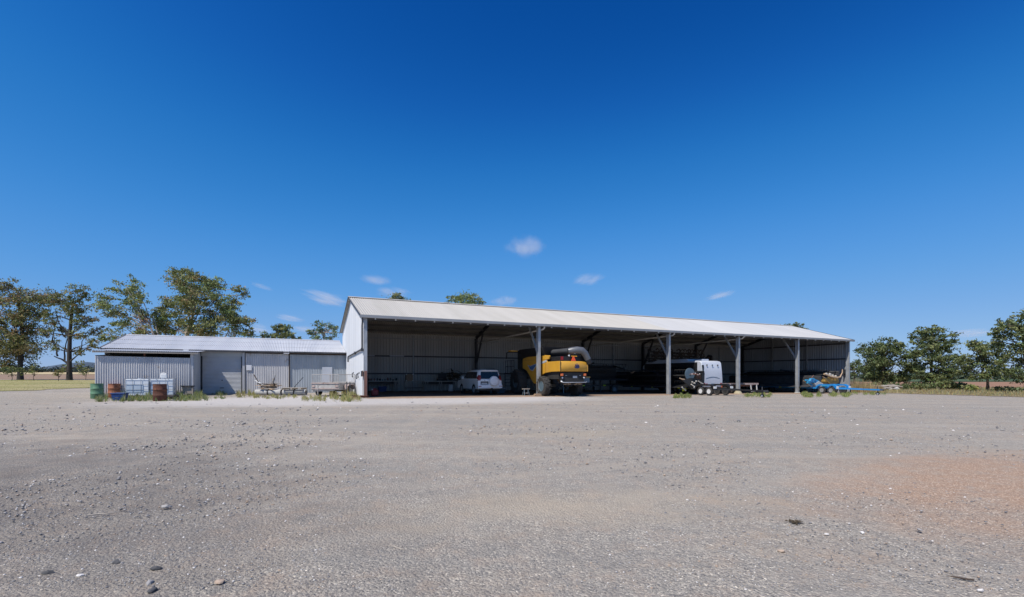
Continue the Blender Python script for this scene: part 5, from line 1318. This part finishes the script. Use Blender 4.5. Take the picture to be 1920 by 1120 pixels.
def cylinder(o, h=1.45):
    mb = MB(); mb.lathe([(.11, 0), (.115, .02), (.115, h*.82), (.09, h*.92), (.04, h*.97), (.035, h)], n=18); mb.build('cylinder', M['black'], o, smooth=50)
    mb = MB(); mb.lathe([(.02, h), (.03, h+.06), (.01, h+.1)], n=10); mb.tube([(-.06, 0, h+.07), (.06, 0, h+.07)], .012); mb.build('valve', M['alloy'], o)
small('gas_cylinder', 'dark gas cylinder just inside the corner post, nearest the opening', 'gas cylinder', .6, 3.4, 0, cylinder)
small('gas_cylinder', 'dark gas cylinder just inside the corner post, behind the other one', 'gas cylinder', .75, 4.2, 0, cylinder)
def press(o):
    mb = MB(); mb.box(-.25, .25, -.2, .2, 0, .06); mb.tube([(0, .05, .05), (0, .05, 1.75)], .05, n=10); mb.build('column', M['steel_dark'], o)
    mb = MB(); mb.box(-.14, .14, -.32, .25, 1.45, 1.85); mb.build('drill_head', M['bluegrey'], o, bevel=.04)
    mb = MB(); mb.box(-.18, .18, -.25, .15, .98, 1.03); mb.build('table', M['steel'], o)
small('pillar_drill', 'tall dark pillar drill inside the left wall of the big shed', 'drill', .9, 7.0, 0, press)
def rack(o):
    for x in (0, .9):
        for y in (0, .4): MB().box(x-.02, x+.02, y-.02, y+.02, 0, 2.6).build('upright', M['steel_dark'], o)
    for z in (.5, 1.1, 1.7, 2.3): MB().box(-.02, .92, -.02, .42, z, z+.03).build('shelf', M['timber_dark'], o)
    MB().box(.05, .8, .05, .38, 1.135, 1.5).build('toolbox', M['black_matt'], o, bevel=.02); MB().box(.1, .6, .05, .38, .535, .9).build('toolbox', M['redoxide'], o, bevel=.02)
small('steel_rack', 'tall dark steel rack against the left wall beside the workbench', 'rack', .55, 9.6, 0, rack)
def bin_(o):
    mb = MB(); mb.loft([[(-.3, -.3, .05), (.3, -.3, .05), (.3, .3, .05), (-.3, .3, .05)], [(-.42, -.42, 1.25), (.42, -.42, 1.25), (.42, .42, 1.25), (-.42, .42, 1.25)]]); mb.build('bin', M['green_plastic'], o, bevel=.03)
    MB().box(-.45, .45, -.46, .45, 1.26, 1.33).build('lid', M['green_plastic'], o, bevel=.02)
small('wheelie_bin', 'dark green bin behind the right rear corner of the white wagon', 'bin', 11.2, 8.2, 0, bin_)
def lowbox(o):
    mb = MB(); mb.loft([[(-.7, -.35, 0), (.5, -.35, 0), (.5, .35, 0), (-.7, .35, 0)], [(-.8, -.4, .42), (.6, -.4, .34), (.6, .4, .34), (-.8, .4, .42)]]); mb.build('box', M['bluegrey'], o, bevel=.02)
    mb = MB(); mb.loft([[(-.84, -.44, .425), (.64, -.44, .345), (.64, .44, .345), (-.84, .44, .425)], [(-.8, -.4, .50), (.6, -.4, .40), (.6, .4, .40), (-.8, .4, .50)]]); mb.build('cover', M['white_dusty'], o)
small('low_box', 'low dark box with a pale cover between the wagon and the harvester', 'box', 11.2, 5.8, 0, lowbox)
def saw(o):
    for x in (-.28, .28):
        for y in (-.2, .2): MB().bar((x*.7, y*.3, .62), (x, y*1.2, 0), .05, .04).build('leg', M['bluegrey'], o)
    MB().box(-.4, .4, -.06, .06, .62, .70).build('beam', M['timber_grey'], o)
    MB().bar((-.24, 0, .25), (.24, 0, .25), .04, .04).build('brace', M['white_plastic'], o)
small('saw_horse', 'small saw horse with pale top left of the timber stack and the first bay post', 'saw horse', 11.2, .55, 0, saw)
bpy.data.objects['saw_horse'].scale = (.72, .72, .72)
for i in range(9):
    p = S(11.75+(i % 3)*.03, -.42+.13*(i % 3)); z = G(p.x, p.y)+.03+.05*(i//3); ln = .30+.04*(i % 2); r_ = .05*math.sin(i*2.1)
    d = Vector((E1[0], E1[1], 0)); d = Vector((d.x*math.cos(r_)-d.y*math.sin(r_), d.x*math.sin(r_)+d.y*math.cos(r_), 0))
    mb = MB(); c = Vector((p.x, p.y, z)); mb.bar(c-d*ln, c+d*ln, .10, .042); tag(mb.build('timber_block', M['timber']), 'pale timber block in the low stack at the foot of the first bay post', 'timber', 'timber blocks by the first bay post')
# heap of logs and rocks past the far end of the shed
rg = random.Random(41)
for i in range(16):
    px = rg.uniform(1618, 1682); Y = rg.uniform(56, 64); x = (px-CX)/F*Y; z = G(x, Y)
    if i % 2:
        mb = MB(); a = rg.uniform(-.4, .4); ln = rg.uniform(.5, 1.3); c = Vector((x, Y, z+.22+rg.uniform(0, .35))); dv = Vector((math.cos(a), math.sin(a), rg.uniform(-.15, .15)))
        mb.tube([c-dv*ln, c+dv*ln*.2, c+dv*ln], [.16, .14, .10], n=8); tag(mb.build('log', M['timber_grey'], smooth=50), 'weathered log in the heap beyond the blue trailer drawbar', 'log', 'logs and rocks heaped on the verge')
    else:
        mb = MB(); mb.ball((0, 0, 0), (rg.uniform(.25, .5), rg.uniform(.2, .4), rg.uniform(.18, .3)), n=9, k=6)
        mb.v = [(vx*rg.uniform(.85, 1.15), vy*rg.uniform(.85, 1.15), vz*rg.uniform(.85, 1.1)) for vx, vy, vz in mb.v]
        tag(mb.build('field_rock', M['concrete'], loc=(x, Y, z+.15)), 'pale field rock in the heap beyond the blue trailer drawbar', 'rock', 'logs and rocks heaped on the verge')
# ================================================================== trees
M['bark_dark'] = mat('dark_bark', (.055, .045, .04), (.035, .03, .027), 3, .9, stretch=(2, 2, .4), bump=.5, bump_scale=8)
M['bark_pale'] = mat('pale_gum_bark', (.46, .39, .33), (.30, .24, .2), 1.2, .8, stretch=(1.5, 1.5, .4))
M['bark_brown'] = mat('brown_bark', (.12, .085, .06), (.08, .06, .045), 3, .9, stretch=(2, 2, .4))
OLIVE = [(0.209, 0.235, 0.083), (0.264, 0.281, 0.113), (0.168, 0.204, 0.074), (0.303, 0.274, 0.113)]
BRONZE = [(0.3, 0.216, 0.103), (0.36, 0.238, 0.124), (0.225, 0.194, 0.09), (0.255, 0.238, 0.097)]
GUMGREEN = [(0.254, 0.32, 0.113), (0.32, 0.384, 0.143), (0.211, 0.273, 0.106), (0.371, 0.384, 0.166)]
DEEP = [(0.116, 0.161, 0.057), (0.15, 0.188, 0.071), (0.192, 0.209, 0.084), (0.123, 0.161, 0.077)]
BLUEG = [(.13, .19, .105), (.165, .215, .12), (.105, .155, .085)]
BRIGHT = [(.21, .25, .075), (.25, .28, .09), (.165, .21, .06)]
def leaves(parent, blobs, seed, cols, size, dens, droop=.2, sub=7, spread=.34, flat=1.0, name='crown'):
    """blobs: (centre, radius); foliage is gathered in clumps spread through each blob with gaps between them"""
    rg = np.random.default_rng(seed); C, K = [], []
    for ci, (c, r) in enumerate(blobs):
        n = max(40, int(dens*r*r)); ns = max(4, int(sub*(1+r*.45)))
        d = rg.normal(0, 1, (ns, 3)); d /= np.linalg.norm(d, axis=1)[:, None]
        sc = np.array(c)+d*(r*rg.uniform(.3, 1.22, (ns, 1)))*np.array([1, 1, .8*flat])
        k = rg.integers(0, ns, n); e = rg.normal(0, 1, (n, 3))*r*spread*rg.uniform(.4, 1.15, (ns, 1))[k]; e[:, 2] *= .55*flat
        C.append(sc[k]+e)
        tone = rg.uniform(.72, 1.25, ns)[k]; hue = rg.integers(0, len(cols), ns)[k]
        mixk = np.where(rg.random(n) < .3, rg.integers(0, len(cols), n), hue)
        K.append(np.array(cols)[mixk]*tone[:, None]*rg.uniform(.85, 1.15, (n, 1)))
    C = np.concatenate(C); K = np.concatenate(K); n = len(C)
    a = rg.normal(0, 1, (n, 3)); a[:, 2] -= droop*2; a /= np.linalg.norm(a, axis=1)[:, None]
    b = rg.normal(0, 1, (n, 3)); b -= a*(a*b).sum(1)[:, None]; b /= np.linalg.norm(b, axis=1)[:, None]
    l = size*rg.uniform(.6, 1.4, (n, 1)); w_ = l*rg.uniform(.3, .55, (n, 1))
    V = np.concatenate([C-a*l, C+b*w_, C+a*l, C-b*w_]); i = np.arange(n)
    return tinted(name, V, np.stack([i, i+n, i+2*n, i+3*n], 1), K, M['leaf'], parent)
def limb(mb, p0, p1, r0, r1, rg, n=6, bend=.08):
    p0, p1 = Vector(p0), Vector(p1); L_ = (p1-p0).length; pts = []
    side = Vector((rg.uniform(-1, 1), rg.uniform(-1, 1), rg.uniform(-.2, .6)))*L_*bend
    for i in range(n+1):
        f = i/n; pts.append(p0.lerp(p1, f)+side*math.sin(PI*f)+Vector((rg.gauss(0, 1), rg.gauss(0, 1), rg.gauss(0, 1)))*L_*.012*(0 < i < n))
    mb.tube(pts, [r0+(r1-r0)*(i/n)**.8 for i in range(n+1)], n=7, cap=False); return pts
def tree(name, label, cat, base, Y, trunk, blobs, cols, bark, size, dens, seed, r0=.4, depth=.5, group='trees around the farm yard', droop=.2, spread=.34, limbs=None, dead=None, flat=1.0, sub=7, twigs=True):
    """base, trunk and blobs are given as photo pixels and stood at distance Y, each blob with its own depth"""
    rg = random.Random(seed); x = (base-CX)/F*Y; z0 = G(x, Y); r0 *= .52; dens *= (2.6 if Y == 78 else 1.75 if 'gum' in name else 2.5); size *= .66; dens *= 1.45; blobs = [(a, b, c*1.14) for a, b, c in blobs]; limbs = [(a, b, c, d, w_*.62) for a, b, c, d, w_ in (limbs or [])]
    t = thing(name, label, cat, (x, Y, z0), 0, group)
    loc = Vector((x, Y, z0)); W = lambda px, py, dy=0: P(px, py, Y)*1.0+Vector((0, dy, 0))-loc
    mb = MB(); tp = [Vector((0, 0, -.3))]+[W(a, b) for a, b in trunk]; k = len(tp)
    mb.tube(tp, [r0*(1.25 if i == 0 else 1)*(1-.62*i/k) for i in range(k)], n=9, cap=False)
    B = []
    for (bx, by, br) in blobs:
        r = br/F*Y; B.append((W(bx, by, rg.uniform(-1, 1)*r*depth*1.6), r))
    for (a, b, c, d, w_) in (limbs or []): limb(mb, W(a, b), W(c, d, rg.uniform(-1, 1)), w_, w_*.35, rg)
    for c, r in B:                         # a limb from the trunk into each blob, twigs inside it
        q = min(tp[1:], key=lambda v: (v-c).length+max(0, v.z-c.z)*3)
        limb(mb, q, c, max(.05, r0*.30), .03, rg)
        if twigs:
            for _ in range(4):
                d = Vector((rg.gauss(0, 1), rg.gauss(0, 1), rg.gauss(.3, 1))).normalized(); limb(mb, c-d*r*.1, c+d*r*.8, .035, .012, rg, 3)
    mb.build('trunk', bark, t, smooth=60)
    leaves(t, B, seed, cols, size, dens, droop, spread=spread, flat=flat, sub=sub)
    if dead:
        D = [(W(a, b), c/F*Y) for a, b, c in dead]; leaves(t, D, seed+1, [(.32, .2, .11), (.26, .15, .08), (.36, .24, .14)], size, dens*1.1, .3, name='dead_foliage')
    return t
tree('gum_tree', 'tall bronze tinged gum at the left edge, its dark trunk standing beyond the lawn', 'tree', 38, 92, [(38, 690), (39, 660), (42, 630), (40, 600), (34, 565)],
     [(8, 540, 17), (28, 556, 22), (55, 556, 24), (75, 560, 12), (40, 585, 27), (60, 585, 20), (18, 598, 18), (45, 612, 26), (22, 628, 24), (62, 622, 18), (40, 645, 26), (8, 650, 26), (64, 652, 18), (-12, 600, 22), (-10, 570, 20), (28, 672, 18), (10, 684, 15), (-14, 660, 24)],
     BRONZE+OLIVE, M['bark_dark'], .30, 75, 101, .85, limbs=[(39, 665, 22, 640, .35), (40, 650, 60, 610, .35), (40, 640, 15, 600, .3)], spread=.3)
tree('gum_tree', 'open crowned gum with a forked black trunk standing alone on the lawn edge', 'tree', 130, 88, [(130, 692), (130, 660), (131, 630), (133, 600), (137, 570)],
     [(150, 545, 15), (160, 556, 10), (137, 562, 15), (100, 558, 13), (112, 570, 14), (88, 565, 10), (126, 582, 17), (150, 586, 15), (104, 592, 12), (163, 604, 13), (92, 604, 11), (142, 606, 14), (176, 620, 13), (112, 618, 11), (86, 622, 9), (160, 632, 12), (183, 640, 8), (128, 628, 10), (95, 642, 10), (172, 650, 9), (108, 655, 9), (150, 660, 9), (120, 690, 6), (152, 685, 7)],
     OLIVE+OLIVE+BRONZE[:2], M['bark_dark'], .27, 80, 102, .82, limbs=[(128, 682, 108, 668, .34), (108, 668, 98, 640, .26), (98, 640, 104, 612, .18), (131, 680, 150, 662, .3), (150, 662, 176, 648, .2), (121, 676, 120, 630, .25), (120, 630, 96, 590, .15), (148, 664, 158, 620, .18), (131, 630, 110, 580, .22)], spread=.28, depth=.45)
tree('gum_tree', 'leaning gum with sparse upswept branches behind the left end of the low shed', 'tree', 300, 74, [(298, 660), (292, 640), (283, 615)],
     [(240, 530, 15), (228, 545, 17), (252, 548, 16), (240, 565, 19), (262, 566, 12), (212, 570, 18), (190, 575, 13), (232, 588, 15), (258, 588, 15), (200, 590, 10), (222, 605, 13), (244, 612, 16), (213, 630, 14), (202, 637, 10), (275, 590, 10), (270, 625, 15)],
     GUMGREEN+OLIVE, M['bark_pale'], .26, 78, 103, .5, limbs=[(292, 640, 262, 580, .2), (262, 580, 240, 535, .14), (285, 632, 250, 600, .16), (250, 600, 200, 575, .1), (270, 625, 225, 600, .12), (296, 645, 278, 590, .18), (278, 590, 256, 550, .1), (262, 633, 232, 608, .12), (232, 608, 195, 580, .07)], dead=[(265, 600, 11), (268, 615, 12), (262, 626, 12)], spread=.3)
tree('gum_tree', 'big spreading gum with pale bare limbs rising above the low shed roof', 'tree', 345, 78, [(345, 655), (350, 625), (362, 590), (368, 550)],
     [(318, 512, 13), (328, 524, 13), (345, 526, 19), (366, 522, 20), (388, 528, 20), (405, 538, 14), (352, 552, 23), (382, 555, 24), (408, 566, 20), (336, 570, 19), (365, 582, 24), (396, 592, 23), (422, 590, 18), (446, 542, 11), (452, 553, 9), (443, 566, 14), (438, 590, 19), (458, 605, 16), (440, 618, 20), (305, 568, 15), (318, 590, 17), (298, 585, 12), (342, 608, 20), (372, 618, 22), (404, 620, 22), (300, 612, 17), (320, 622, 15), (462, 625, 12), (424, 575, 12), (288, 600, 10)],
     GUMGREEN+OLIVE+OLIVE+BRONZE[:1], M['bark_pale'], .27, 72, 104, .6, limbs=[(322, 640, 345, 600, .28), (345, 600, 380, 575, .22), (352, 620, 375, 570, .24), (375, 570, 390, 545, .16), (395, 640, 402, 615, .18), (360, 590, 345, 545, .2), (345, 545, 322, 515, .1), (420, 640, 432, 590, .16), (310, 636, 305, 590, .16), (380, 600, 410, 560, .14)], spread=.3)
tree('shade_tree', 'rounded dark green tree showing behind the middle of the low shed roof', 'tree', 522, 68, [(522, 660), (522, 640)],
     [(524, 622, 13), (535, 616, 9), (515, 616, 7), (525, 612, 7), (540, 628, 11), (512, 630, 9), (552, 632, 7), (497, 629, 7), (491, 633, 5), (560, 636, 5)], BLUEG+OLIVE, M['bark_brown'], .23, 130, 105, .3, spread=.36)
tree('gum_tree', 'small blue green gum with white branches behind the joint of the two sheds', 'tree', 605, 66, [(606, 660), (607, 640), (607, 625)],
     [(590, 622, 10), (582, 626, 6), (598, 613, 9), (610, 610, 9), (622, 617, 9), (628, 624, 7), (602, 628, 11), (617, 631, 9), (580, 620, 4), (631, 614, 4), (592, 634, 8)], BLUEG+BLUEG+GUMGREEN, M['bark_pale'], .22, 105, 106, .28, limbs=[(607, 638, 600, 615, .1), (607, 636, 618, 618, .1), (606, 630, 610, 612, .09)], spread=.32)
tree('shade_tree', 'tiny dark tree top just showing over the left end of the big roof ridge', 'tree', 743, 72, [(743, 640), (743, 580)],
     [(738, 557, 6), (746, 556, 6), (752, 558, 5), (742, 566, 14), (735, 575, 14), (752, 580, 14)], BLUEG+OLIVE, M['bark_brown'], .22, 120, 107, .4)
tree('shade_tree', 'rounded bright green tree top showing over the big roof ridge', 'tree', 870, 72, [(870, 640), (870, 590)],
     [(850, 562, 9), (862, 559, 9), (876, 559, 9), (890, 562, 9), (900, 566, 7), (840, 567, 6), (870, 575, 20), (850, 585, 18), (890, 585, 18)], BRIGHT+GUMGREEN, M['bark_brown'], .22, 110, 108, .4, spread=.38)
tree('shade_tree', 'dark tree top showing over the far end of the big roof', 'tree', 1486, 82, [(1486, 690), (1488, 640)],
     [(1478, 611, 5), (1490, 610, 6), (1501, 613, 6), (1468, 613, 4), (1510, 618, 5), (1488, 625, 16), (1475, 640, 16), (1505, 640, 14)], DEEP+OLIVE, M['bark_brown'], .24, 110, 109, .4)
# the row of dark trees beyond the verge
RG = 'dark trees in the row beyond the verge'
tree('kurrajong_tree', 'broad low dark tree nearest the far end of the big shed', 'tree', 1655, 74, [(1655, 706), (1656, 685), (1660, 665)],
     [(1624, 660, 12), (1640, 653, 13), (1657, 650, 13), (1664, 642, 8), (1684, 652, 11), (1672, 660, 15), (1648, 670, 18), (1625, 678, 15), (1616, 688, 10), (1696, 670, 13), (1690, 686, 16), (1666, 684, 18), (1640, 694, 16), (1622, 702, 10), (1662, 704, 14), (1688, 705, 13), (1706, 690, 11), (1690, 645, 5), (1632, 708, 9), (1648, 712, 9), (1672, 712, 9), (1694, 714, 8)], DEEP, M['bark_brown'], .26, 118, 110, .5, group=RG, spread=.33, sub=9)
tree('kurrajong_tree', 'small dark tree half hidden between the shed corner and the broad tree', 'tree', 1602, 80, [(1602, 700), (1602, 690)],
     [(1602, 685, 7), (1607, 678, 5), (1598, 692, 6), (1608, 694, 6), (1602, 702, 6)], DEEP, M['bark_brown'], .22, 130, 111, .2, group=RG)
tree('kurrajong_tree', 'tall round headed dark tree in the middle of the row beyond the verge', 'tree', 1747, 70, [(1747, 712), (1746, 690), (1748, 660), (1750, 640)],
     [(1746, 618, 8), (1737, 625, 11), (1757, 624, 11), (1722, 634, 10), (1714, 641, 5), (1746, 638, 16), (1768, 638, 13), (1786, 628, 6), (1790, 640, 7), (1730, 652, 14), (1755, 655, 16), (1778, 655, 12), (1720, 660, 9), (1736, 672, 14), (1762, 675, 15), (1782, 680, 13), (1728, 690, 12), (1752, 694, 14), (1794, 672, 9), (1775, 700, 12), (1740, 708, 11), (1722, 704, 10), (1756, 712, 11), (1732, 718, 9), (1772, 712, 9), (1745, 720, 9), (1788, 696, 9)], DEEP+OLIVE[:1], M['bark_brown'], .25, 120, 112, .45, group=RG, spread=.31, sub=9, limbs=[(1746, 690, 1735, 650, .16), (1747, 680, 1768, 645, .16)])
tree('kurrajong_tree', 'smaller dark tree with a short bare trunk, second from the right of the row', 'tree', 1852, 58, [(1852, 718), (1851, 706), (1850, 690)],
     [(1822, 643, 7), (1836, 650, 11), (1850, 652, 12), (1826, 660, 13), (1846, 668, 14), (1864, 664, 10), (1812, 672, 10), (1830, 682, 15), (1855, 686, 14), (1872, 682, 9), (1812, 692, 11), (1836, 700, 12), (1862, 702, 11), (1820, 706, 9), (1816, 648, 4), (1802, 700, 8), (1874, 704, 9)], DEEP+OLIVE[:2], M['bark_brown'], .22, 125, 113, .3, group=RG, spread=.32, sub=9)
tree('kurrajong_tree', 'largest dark tree of the row, cut off by the right edge of the picture', 'tree', 1925, 52, [(1925, 718), (1924, 690), (1920, 650), (1918, 620)],
     [(1917, 596, 15), (1934, 592, 16), (1900, 606, 12), (1884, 612, 10), (1872, 604, 5), (1864, 618, 6), (1893, 626, 15), (1876, 634, 11), (1862, 640, 6), (1915, 628, 20), (1945, 620, 22), (1885, 652, 13), (1908, 658, 18), (1938, 655, 22), (1896, 676, 14), (1922, 685, 20), (1950, 690, 22), (1886, 694, 10), (1905, 704, 14), (1968, 640, 24), (1965, 670, 24), (1935, 708, 14)], DEEP+DEEP+OLIVE[:2], M['bark_brown'], .22, 120, 114, .42, group=RG, spread=.3, sub=9)
for i, (px, py, Y, r, cols, lab) in enumerate([(1700, 717, 62, 9, DEEP, 'low dark shrub below the broad tree of the row'), (1732, 716, 60, 10, DEEP+OLIVE, 'round dark shrub left of the tall round headed tree'), (1772, 715, 60, 12, DEEP+OLIVE, 'wide olive shrub between the two middle trees of the row'),
                                       (1826, 723, 54, 9, BRIGHT+YEL[:2], 'bright yellow green shrub left of the short bare trunk'), (1900, 722, 52, 9, DEEP, 'small dark shrub below the largest tree of the row'), (1665, 711, 66, 8, DEEP, 'low dark shrub behind the heap of logs'), (1640, 708, 68, 9, DEEP, 'dark shrub filling the left foot of the broad tree'),
                                       (1684, 713, 64, 9, DEEP, 'dark shrub under the right half of the broad tree'), (1716, 713, 63, 10, DEEP+OLIVE[:1], 'dark bushy shrub in the gap between the broad tree and the round headed tree'), (1752, 714, 61, 10, DEEP, 'dense dark shrub at the trunk of the round headed tree'),
                                       (1793, 714, 60, 11, DEEP+OLIVE[:1], 'wide dark shrub in the gap right of the round headed tree'), (1811, 718, 56, 8, DEEP+OLIVE, 'small olive shrub left of the bright yellow green one'), (1878, 720, 54, 8, DEEP, 'dark shrub between the short bare trunk and the largest tree')]):
    x = (px-CX)/F*Y; rr = r/F*Y; t = thing('shrub', lab, 'shrub', (x, Y, G(x, Y)), 0, 'shrubs along the verge'); rg = random.Random(i)
    mb = MB()
    for k in range(6): limb(mb, (0, 0, 0), (rg.gauss(0, rr*.5), rg.gauss(0, rr*.4), rr*1.0), .04, .012, rg, 3)
    mb.build('stems', M['bark_brown'], t); leaves(t, [(Vector((rg.gauss(0, rr*.5), rg.gauss(0, rr*.4), rr*(.5+.4*rg.random()))), rr*.75) for _ in range(4)], 300+i, cols, .16, 330, .1)
for i, (px, Y, h, w_, cols, lab) in enumerate([(110, 82, 1.9, .9, BRONZE+OLIVE, 'small bushy sapling left of the forked gum trunk'), (64, 85, 2.6, .9, OLIVE, 'thin young sapling with a bare stem right of the left edge gum'), (22, 86, 2.4, 1.5, OLIVE+DEEP, 'low bush at the foot of the left edge gum'), (160, 95, 2.2, 1.0, OLIVE, 'small shrub between the forked gum and the low shed')]):
    x = (px-CX)/F*Y; t = thing('sapling', lab, 'young tree', (x, Y, G(x, Y)), 0, 'young trees at the lawn edge'); rg = random.Random(50+i)
    mb = MB(); limb(mb, (0, 0, -.1), (.05, 0, h*.9), .05, .02, rg, 5)
    for k in range(5): limb(mb, (0, 0, h*.3), (rg.gauss(0, w_*.5), rg.gauss(0, w_*.4), h*(.6+.3*rg.random())), .025, .01, rg, 3)
    mb.build('stem', M['bark_brown'], t); leaves(t, [(Vector((rg.gauss(0, w_*.35), rg.gauss(0, w_*.3), h*(.6+.12*k))), w_*.55) for k in range(4)], 340+i, cols, .15, 200, .15)
# far woodland along the horizon
def treeline(name, label, px0, px1, Y, h, n, seed, cols, skip=None):
    rg = np.random.default_rng(seed); C = []
    for i in range(n):
        px = rg.uniform(px0, px1); y = Y*rg.uniform(.92, 1.12); x = (px-CX)/F*y; hh = h*rg.uniform(.5, 1.05)
        for k in range(60):
            C.append((x+rg.normal(0, hh*.45), y+rg.normal(0, hh*.4), G(x, y)+abs(rg.normal(.45, .3))*hh, rg.integers(0, len(cols)), rg.uniform(.75, 1.2)))
    C = np.array(C); m = len(C); a = rg.normal(0, 1, (m, 3)); a /= np.linalg.norm(a, axis=1)[:, None]; b = rg.normal(0, 1, (m, 3)); b -= a*(a*b).sum(1)[:, None]; b /= np.linalg.norm(b, axis=1)[:, None]
    l = h*.16*rg.uniform(.6, 1.4, (m, 1)); c = C[:, :3]; V = np.concatenate([c-a*l, c+b*l*.7, c+a*l, c-b*l*.7]); i = np.arange(m)
    o = tinted(name, V, np.stack([i, i+m, i+2*m, i+3*m], 1), np.array(cols)[C[:, 3].astype(int)]*C[:, 4:5], M['leaf']); tag(o, label, 'woodland', kind='stuff')
treeline('far_woodland', 'dark line of far trees along the left horizon below the hill', -150, 420, 560, 7.5, 150, 61, [(.045, .065, .05), (.055, .075, .06), (.05, .07, .065)])
treeline('far_woodland', 'dark line of far trees along the right horizon', 1560, 2150, 420, 7, 110, 62, [(.05, .075, .045), (.06, .085, .055)])
# ================================================================== thin clouds
def cloud_mat():
    m, nt, out = new_mat('thin_cloud')
    tc = N(nt, 'ShaderNodeTexCoord'); oi = N(nt, 'ShaderNodeObjectInfo')
    ln = N(nt, 'ShaderNodeVectorMath', operation='LENGTH'); L(nt, tc.outputs['Object'], ln.inputs[0])
    mp = N(nt, 'ShaderNodeMapping'); mp.inputs['Scale'].default_value = (1.3, .22, 2.6); L(nt, tc.outputs['Object'], mp.inputs[0])
    add = N(nt, 'ShaderNodeVectorMath', operation='ADD'); L(nt, mp.outputs[0], add.inputs[0])
    sc_ = N(nt, 'ShaderNodeVectorMath', operation='SCALE'); L(nt, oi.outputs['Location'], sc_.inputs[0]); sc_.inputs['Scale'].default_value = .0137; L(nt, sc_.outputs[0], add.inputs[1])
    f = noise(nt, add.outputs[0], 1.9, 10, .72)
    fall = N(nt, 'ShaderNodeMapRange', interpolation_type='SMOOTHSTEP'); L(nt, ln.outputs['Value'], fall.inputs[0]); fall.inputs[1].default_value = 1.0; fall.inputs[2].default_value = .15
    d = math_(nt, 'SUBTRACT', math_(nt, 'MULTIPLY', f, math_(nt, 'MULTIPLY_ADD', fall.outputs[0], .62, .38)), .37)
    d = math_(nt, 'MULTIPLY', math_(nt, 'MAXIMUM', d, 0.0), math_(nt, 'MULTIPLY', fall.outputs[0], .021))
    v = N(nt, 'ShaderNodeVolumeScatter'); v.inputs['Color'].default_value = (1, 1, 1, 1); v.inputs['Anisotropy'].default_value = 0; L(nt, d, v.inputs['Density'])
    L(nt, v.outputs[0], out.inputs['Volume']); return m
CM = cloud_mat()
for px, py, wd, ht, tilt, lab in [(985, 463, 48, 21, 0, 'largest thin cloud, a soft patch high above the big roof'), (1103, 524, 36, 11, .12, 'thin white cloud right of and below the largest cloud'), (1350, 554, 34, 7, .2, 'narrow slanting cloud over the right part of the big roof'),
                                 (945, 565, 34, 9, .05, 'small white cloud just above the ridge of the big roof'), (706, 525, 36, 8, 0, 'faint flat cloud up and left of the roof ridge'), (738, 548, 42, 9, 0, 'white cloud right above the left end of the roof ridge'),
                                 (612, 560, 56, 14, -.22, 'ragged slanting cloud left of the big gable'), (544, 597, 26, 8, -.06, 'small flat white cloud over the low shed roof'), (570, 618, 26, 7, 0, 'pale low cloud between the two small trees'), (1820, 625, 40, 9, 0, 'pinkish flat cloud low between the two right hand trees'), (484, 618, 20, 12, 0, 'pale cloud at the right side of the big spreading gum'), (492, 538, 15, 5, -.2, 'tiny cloud wisp high over the low shed')]:
    Y = 3200; c = P(px, py, Y); bm = bmesh.new(); bmesh.ops.create_icosphere(bm, subdivisions=2, radius=1)
    me = bpy.data.meshes.new('cloud'); bm.to_mesh(me); bm.free(); me.materials.append(CM)
    o = bpy.data.objects.new('cloud', me); COL.objects.link(o); o.location = c; o.scale = (wd/F*Y*1.5, 260, ht/F*Y*1.7); o.rotation_euler = (0, -tilt, 0)
    tag(o, lab, 'cloud', 'thin clouds')
